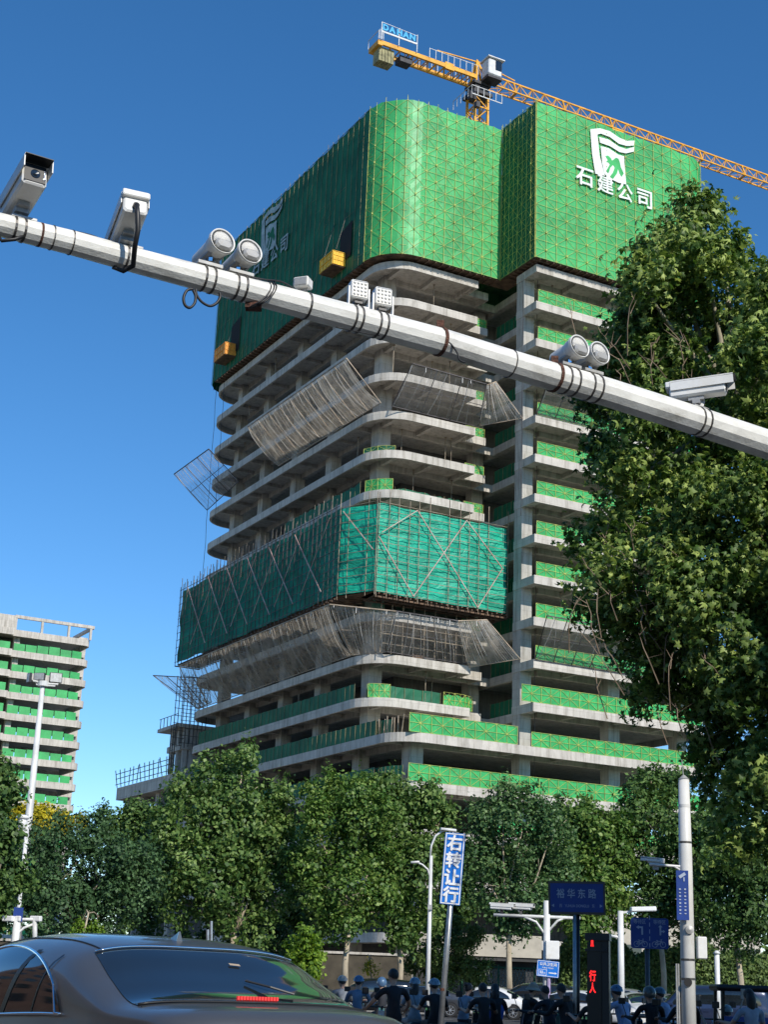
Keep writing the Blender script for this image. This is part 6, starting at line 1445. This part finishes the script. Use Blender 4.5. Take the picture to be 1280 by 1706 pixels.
def tree(name, label, D, lob, trunk_px, n, size, mat, seed, cat='tree', group='street trees along the far pavement', shape='quad', depth=.75, clump=(.42, 26), tr=.17, bark='bark_pale', inner=.25, Dj=1.5, zb=0):
    rr = random.Random(seed); L = []
    for (px, py, rp) in lob:
        d = D+rr.uniform(-Dj, Dj)*.6; c = atD(px, py, d); r = rp/2540*(c-Vector((0,0,HC))).length; L.append((c.x, c.y, c.z, r, r*depth, r*(1.0)))
    q = atD(trunk_px, 1640, D); t = thing(name, label, cat, (q.x, q.y, zb), group=group)
    lowest = min(l[2]-l[5] for l in L); fork = Vector((q.x+rr.uniform(-.2,.2), q.y, max(1.9, min(lowest+1.2, 4.5))))
    mb = MB(); mb.tube([(q.x,q.y,zb-.05),(q.x+.02,q.y,zb+.25),(q.x+rr.uniform(-.1,.1),q.y,fork.z*.55),fork], [tr*1.45, tr, tr*.92, tr*.8], 10); limbs(mb, fork, L, tr*.55, seed); part('trunk', mb, M[bark], t, True)
    sub = []
    for l in L:
        sub.append((l[0], l[1], l[2], l[3]*.8, l[4]*.8, l[5]*.8))
        for _ in range(6):
            d = Vector((rr.gauss(0,1), rr.gauss(-.3,1), rr.gauss(.35,1))).normalized(); q_ = rr.uniform(.28,.5); sub.append((l[0]+d.x*l[3]*.8, l[1]+d.y*l[4]*.8, l[2]+d.z*l[5]*.85, l[3]*q_, l[4]*q_, l[5]*q_*1.15))
    cen, nr = crown_points(sub, n, (clump[0]*.6, clump[1]*.5), seed, inner, 1.7); sz = np.random.default_rng(seed+1).uniform(.65, 1.25, n)*size
    cen = cen-np.array(BASE[t.name]); leaf_mesh('crown', cen, nr, sz, mat, t, shape, seed)
    return t
tree('plane_tree', 'tall bright green street tree with twin peaks in front of the shaded facade', 84, [(405,1265,34),(350,1285,38),(300,1330,38),(395,1320,58),(450,1345,45),(330,1390,70),(420,1400,75),(470,1420,50),(290,1430,50),(350,1470,75),(440,1480,65),(300,1500,50),(390,1530,60),(270,1375,28)], 385, 30000, .26, M['leaf_mid'], 1, tr=.2)
tree('plane_tree', 'bright street tree below the rounded concrete corner with its pale trunk showing', 82, [(540,1315,32),(585,1318,38),(525,1370,42),(600,1370,55),(560,1420,60),(620,1440,48),(520,1450,40),(575,1490,60),(620,1505,40),(560,1540,38)], 576, 22000, .23, M['leaf_mid_b'], 2)
tree('plane_tree', 'street tree with a forked trunk just left of the slender double street lamp', 84, [(650,1330,35),(700,1335,38),(735,1365,26),(670,1390,50),(720,1420,42),(690,1460,50),(650,1500,38),(700,1530,40),(665,1560,26)], 664, 18000, .27, M['leaf_mid'], 3)
tree('plane_tree', 'street tree with two rounded peaks behind the blue yield sign', 84, [(838,1330,26),(885,1330,30),(815,1370,38),(870,1385,55),(920,1385,38),(800,1430,45),(860,1450,60),(925,1450,45),(830,1500,48),(890,1515,45),(850,1545,32)], 850, 22000, .22, M['leaf_mid_c'], 4)
tree('plane_tree', 'street tree behind the street-name sign', 86, [(975,1370,36),(1010,1385,34),(950,1420,45),(1000,1440,50),(965,1490,48),(1020,1500,42),(985,1540,36)], 990, 18000, .26, M['leaf_mid_b'], 5)
tree('broadleaf_tree', 'tall deep green tree rising at the right end of the lowest storeys', 88, [(1085,1300,32),(1120,1315,30),(1060,1345,42),(1110,1370,58),(1170,1390,45),(1050,1420,52),(1110,1450,60),(1170,1460,55),(1080,1510,52),(1150,1530,52)], 1105, 26000, .24, M['leaf_mid2'], 6)
tree('broadleaf_tree', 'dark green tree filling the lower right corner behind the hedge', 84, [(1210,1430,50),(1260,1440,50),(1200,1500,52),(1255,1510,55),(1290,1480,50),(1230,1560,45)], 1235, 18000, .24, M['leaf_mid2'], 7)
tree('fine_leaved_tree', 'wide dark fine-leaved tree behind the car roof at the left', 80, [(90,1400,42),(150,1392,42),(60,1450,52),(130,1450,62),(190,1440,48),(90,1510,62),(160,1520,62),(30,1500,50),(220,1500,48),(230,1440,38)], 120, 30000, .2, M['leaf_dark'], 8, clump=(.4, 30))
tree('fine_leaved_tree', 'smaller dark tree below the low podium wing', 88, [(185,1370,24),(225,1370,30),(255,1385,25),(210,1420,42),(245,1450,40),(255,1500,40)], 225, 14000, .22, M['leaf_mid2'], 9, clump=(.4, 30))
tree('broadleaf_tree', 'dark tree cut off by the left edge of the photo', 60, [(-25,1290,38),(-5,1330,34),(-30,1400,50),(0,1400,32),(-20,1480,52),(10,1470,34)], -30, 14000, .22, M['leaf_mid2'], 10)
tree('yellow_tree', 'yellow autumn tree at the foot of the distant block', 110, [(45,1370,24),(75,1364,26),(108,1372,18),(138,1372,10),(60,1395,30)], 70, 9000, .3, M['leaf_yellow'], 11, group='trees of odd colour')
tree('dark_gap_tree', 'dark tree filling the gap between the two brightest street trees', 92, [(500,1440,30),(505,1500,40),(480,1540,35),(640,1470,30),(755,1450,35),(770,1500,40),(940,1350,20)], 505, 12000, .26, M['leaf_mid2'], 12)
def bush(name, label, D, lob, n, size, mat, seed, group='bushes under the street trees', shape='quad'):
    return tree(name, label, D, lob, lob[0][0], n, size, mat, seed, 'bush', group, shape, tr=.05, clump=(.22, 18), Dj=.6)
bush('young_bush', 'small bright yellow-green bush above the saloon roof', 70, [(508,1565,20),(500,1590,24),(522,1590,20),(512,1610,22)], 3500, .2, M['leaf_bright'], 21)
bush('round_bush', 'dense dark green shrub between the slender lamp and the shopfront', 88, [(745,1560,30),(775,1575,30),(725,1590,30),(760,1610,32),(795,1612,24)], 9000, .17, M['leaf_hedge'], 22)
bush('round_bush', 'olive shrub below the yield sign reaching to the grass', 90, [(700,1600,26),(725,1625,24),(790,1630,20)], 4500, .17, M['leaf_hedge'], 23)
bush('dark_bush', 'dark shrub under the twin-peaked tree', 86, [(435,1560,30),(465,1580,28),(420,1590,28),(400,1570,20)], 5000, .18, M['leaf_dark'], 24)
bush('golden_bush', 'small dry golden shrub in front of the brown wall', 92, [(617,1612,10),(610,1618,8),(625,1620,9)], 350, .13, M['leaf_yellow'], 25)
bush('dark_bush', 'dark low shrubs left behind the saloon roof', 86, [(120,1565,30),(170,1570,30),(220,1570,35),(280,1575,35),(330,1580,30),(60,1575,30)], 9000, .2, M['leaf_mid2'], 26)
bush('bright_bush', 'small light green shrub against the dark foliage at the left', 76, [(130,1548,12),(160,1552,12)], 1200, .16, M['leaf_bright'], 27)
# clipped hedge right
a, b = atD(930, 1600, 90), atD(1330, 1600, 90); r = np.random.default_rng(5); n = 42000
x = r.uniform(a.x, b.x, n); z = r.uniform(.1, 1, n); hgt = 3.9+.35*np.sin(x*1.1)+.25*np.sin(x*2.7+1); sidep = r.random(n)
cen = np.stack([x, 90-1.2*(sidep < .7)+r.normal(size=n)*.22+1.2*(sidep >= .7)*r.random(n), z*hgt], 1); cen[sidep > .85, 2] = hgt[sidep > .85]+r.normal(size=(sidep > .85).sum())*.12
t = thing('hedge', 'long tall hedge behind the parked cars on the right', 'hedge', (a.x, 90, 0)); nr = np.stack([r.normal(size=n)*.6, -1+r.normal(size=n)*.6, .5+r.normal(size=n)*.5], 1)
leaf_mesh('foliage', cen-np.array((a.x, 90, 0)), nr, r.uniform(.12, .24, n), M['leaf_hedge'], t, 'quad', 5)
mb = MB()
for i in range(40): xx = a.x+(b.x-a.x)*i/39; mb.tube([(xx,90,0),(xx+.1,90,1.5),(xx,89.8,3)], [.04,.03,.01], 5)
mb.box(a.x, b.x, 89.6, 90.6, 0, 3.1); part('stems', mb, pbr('hedge_core', (.008,.012,.006), .95), t)
# big plane tree
LB2 = [(1150,372,52),(1110,425,58),(1175,420,60),(1225,450,48),(1075,470,45),(1070,540,62),(1140,520,75),(1220,530,72),(1275,500,55),(1045,590,50),(1100,620,78),(1190,630,85),(1270,620,75),(1020,680,52),(1070,720,70),(1160,740,95),(1250,750,90),(1005,755,38),(1040,800,55),(1120,850,95),(1220,860,100),(1030,870,42),(985,905,42),(1010,960,58),(1090,960,80),(1180,970,100),(1270,960,90),(985,1010,40),(1050,1050,58),(1130,1070,80),(1220,1080,95),(1085,1130,52),(1175,1160,70),(1260,1180,85),(1185,1240,40),(1225,1290,62),(1280,1290,70),(1215,1370,36),(1262,1390,58),(1330,500,70),(1340,640,95),(1350,800,110),(1350,960,110),(1350,1120,110),(1350,1280,100),(1420,700,90),(1430,900,110),(1430,1100,110)]
rr = random.Random(77); L = []
for px, py, rp in LB2:
    d = 22.5+rr.uniform(-1.6, 1.6); c_ = atD(px, py, d); r_ = rp/2540*(c_-Vector((0,0,HC))).length*.92; L.append((c_.x, c_.y, c_.z, r_, r_*1.1, r_))
q = atD(1375, 1640, 22.8); t = thing('large_plane_tree', 'large plane tree with big lobed leaves covering the right side of the tower', 'tree', (q.x, q.y, 0))
mb = MB(); top_ = atD(1210, 470, 22.6); f1 = atD(1340, 1400, 22.7); f2 = atD(1290, 1000, 22.6); f3 = atD(1240, 700, 22.6)
mb.tube([(q.x,q.y,-.05),(q.x,q.y,.4),f1,f2,f3,top_], [.36,.27,.23,.17,.10,.03], 12)
for i, lo in enumerate(L):
    s = [f1,f2,f3][0 if lo[2] < 5.5 else (1 if lo[2] < 8.5 else 2)]; e = Vector(lo[:3]); e = e+Vector((0, lo[4]*.3, 0)); mb.tube([s, s.lerp(e, .4)+Vector((0,.3,.15)), s.lerp(e,.75)+Vector((rr.uniform(-.1,.1),.25,.1)), e], [.07,.05,.03,.012], 6)
part('trunk', mb, M['bark'], t, True)
mb = MB()
for i in range(48):
    px, py = rr.choice([(1060,930,), (1010,1000), (1040,880), (1080,1060), (1100,900), (1020,1040), (1120,1120), (1060,620), (1120,560), (1000,560), (1180,1150), (1230,900)]); px += rr.uniform(-70,70); py += rr.uniform(-70,70)
    e = atD(px, py, 22.5-rr.uniform(.8,2.0)); dd = Vector((rr.uniform(-.5,.25), rr.uniform(-.3,.3), rr.uniform(.2,1))).normalized()*rr.uniform(.18,.5); s = e-dd
    mb.tube([s-dd*.6+Vector((.1,.2,-.1)), s, s.lerp(e,.5)+Vector((rr.uniform(-.05,.05),0,rr.uniform(-.04,.04))), e], [.009,.008,.006,.003], 4, False)
    for _ in range(2): a_ = s.lerp(e, rr.random()); mb.tube([a_, a_+Vector((rr.uniform(-.25,.25), rr.uniform(-.1,.1), rr.uniform(.02,.25)))], [.005,.002], 3, False)
part('bare_twig', mb, M['twig'], t)
LS = []
for l in L:
    LS.append((l[0], l[1], l[2], l[3]*.78, l[4]*.78, l[5]*.78))
    for _ in range(6):
        d = Vector((rr.gauss(-.1,1), rr.gauss(-.5,1), rr.gauss(.2,1))).normalized(); q_ = rr.uniform(.24,.46); LS.append((l[0]+d.x*l[3]*.85, l[1]+d.y*l[4]*.85, l[2]+d.z*l[5]*.9, l[3]*q_, l[4]*q_, l[5]*q_*1.2))
cen, nr = crown_points(LS, 66000, (.15, 10), 31, .2, 1.5); sz = np.random.default_rng(9).uniform(.10, .205, len(cen))
leaf_mesh('crown', cen-np.array(BASE[t.name]), nr, sz, M['leaf_plane'], t, 'maple', 31)
# unseen trees added on the camera's right to shade the crowd and the lower crown
def shade_tree(x, y, h, r, seed, label):
    t = thing('added_shade_tree', label, 'tree', (x, y, 0), group='added shade trees beside the camera'); rr = random.Random(seed); Lb = []
    for i in range(16): a = rr.uniform(0, 6.28); q_ = rr.uniform(0, .75)*r; Lb.append((x+q_*math.cos(a), y+q_*math.sin(a), h*rr.uniform(.38, .92), r*.55, r*.55, r*.55))
    mb = MB(); mb.tube([(x,y,0),(x,y,.4),(x+.1,y,h*.35),(x,y,h*.7)], [.32,.24,.2,.08], 10); limbs(mb, Vector((x+.1,y,h*.35)), Lb, .09, seed); part('trunk', mb, M['bark'], t, True)
    cen, nr = crown_points(Lb, 30000, (.35, 12), seed, .5); leaf_mesh('crown', cen-np.array((x,y,0)), nr, np.random.default_rng(seed).uniform(.4, .65, 30000), M['leaf_plane'], t, 'tri2', seed)
shade_tree(13.4, 14.6, 15.2, 3.5, 41, 'unseen plane tree added for shade, nearest the white arm mast')
shade_tree(11.2, 17.2, 11.8, 3.0, 44, 'small unseen plane tree added for shade, beside the large plane tree')
shade_tree(16.5, 9.5, 17, 4.6, 42, 'unseen plane tree added for shade, farthest right of the camera')
shade_tree(7.6, 8.0, 5.0, 3.6, 43, 'low unseen tree added for shade, close to the camera') if False else None

# blocks added outside the view, left and behind, to darken the car glass reflections
def context_block(x0, x1, y0, y1, h, label, wall, face):
    t = thing('reflection_block', label, 'building', ((x0+x1)/2, (y0+y1)/2, 0)); mb = MB(); mb.box(x0, x1, y0, y1, 0, h); w_ = part('wall', mb, wall, t)
    mb = MB(); mb.box(x0-.3, x1+.3, y0-.3, y1+.3, h, h+.9); part('roof', mb, M['conc'], t)
    for fl in range(int(h/3.2)):
        mb = MB(); z = 1+fl*3.2
        if face == 'x':
            for y in np.arange(y0+1.5, y1-2, 3.4): mb.box(x1, x1+.05, y, y+1.7, z, z+1.6)
        else:
            for x in np.arange(x0+1.5, x1-2, 3.4): mb.box(x, x+1.7, y1, y1+.05, z, z+1.6)
        part('window', mb, M['pglass'], w_)
brick = pbr('brown_brick_wall', (.16,.09,.06), .9, 0, .3, 1.5)
context_block(-62, -46, -6, 50, 21, 'unseen brown brick block on the left, added for reflections', brick, 'x')
context_block(-30, 30, -60, -44, 24, 'unseen cream block behind the camera, added for reflections', cream, 'y')
# ================================================================== CAMERA, SKY, SUN
cd = bpy.data.cameras.new('camera'); cam = bpy.data.objects.new('camera', cd); C.objects.link(cam)
R3 = Matrix((VR, VU, -VF)).transposed(); cam.matrix_world = Matrix.Translation((0, 0, HC)) @ R3.to_4x4()
cd.sensor_fit = 'HORIZONTAL'; cd.sensor_width = 36; cd.lens = 36*F_/1280; cd.clip_start = .1; cd.clip_end = 5000
cd.shift_x = 0; bpy.context.scene.camera = cam
SAZ, SEL = rad(149), rad(36)
w = bpy.data.worlds.new('World'); bpy.context.scene.world = w; w.use_nodes = True; nt = w.node_tree; nt.nodes.clear()
sky = nt.nodes.new('ShaderNodeTexSky'); sky.sky_type = 'NISHITA'; sky.sun_disc = False; sky.sun_elevation = SEL; sky.sun_rotation = SAZ
sky.altitude = 200; sky.air_density = .85; sky.dust_density = 0.; sky.ozone_density = 3.5
bg = nt.nodes.new('ShaderNodeBackground'); bg.inputs[1].default_value = .165
hs = nt.nodes.new('ShaderNodeHueSaturation'); hs.inputs['Saturation'].default_value = 1.24; hs.inputs['Hue'].default_value = .499
wo = nt.nodes.new('ShaderNodeOutputWorld'); nt.links.new(sky.outputs[0], hs.inputs['Color']); nt.links.new(hs.outputs[0], bg.inputs[0]); nt.links.new(bg.outputs[0], wo.inputs[0])
sl = bpy.data.lights.new('sun', 'SUN'); sl.energy = 4.9; sl.angle = rad(.5); sl.color = (1, .94, .84); so = bpy.data.objects.new('sun', sl); C.objects.link(so)
sd = Vector((math.sin(SAZ)*math.cos(SEL), math.cos(SAZ)*math.cos(SEL), math.sin(SEL))); so.rotation_euler = sd.to_track_quat('Z', 'Y').to_euler(); so.location = sd*200
bpy.data.objects.remove(_to); bpy.data.curves.remove(_tc)
sc = bpy.context.scene; sc.view_settings.view_transform = 'Standard'; sc.view_settings.look = 'None'; sc.view_settings.exposure = 0; sc.view_settings.gamma = 1
sc.render.engine = 'CYCLES'; sc.cycles.max_bounces = 8; sc.cycles.transparent_max_bounces = 24; sc.cycles.use_denoising = True
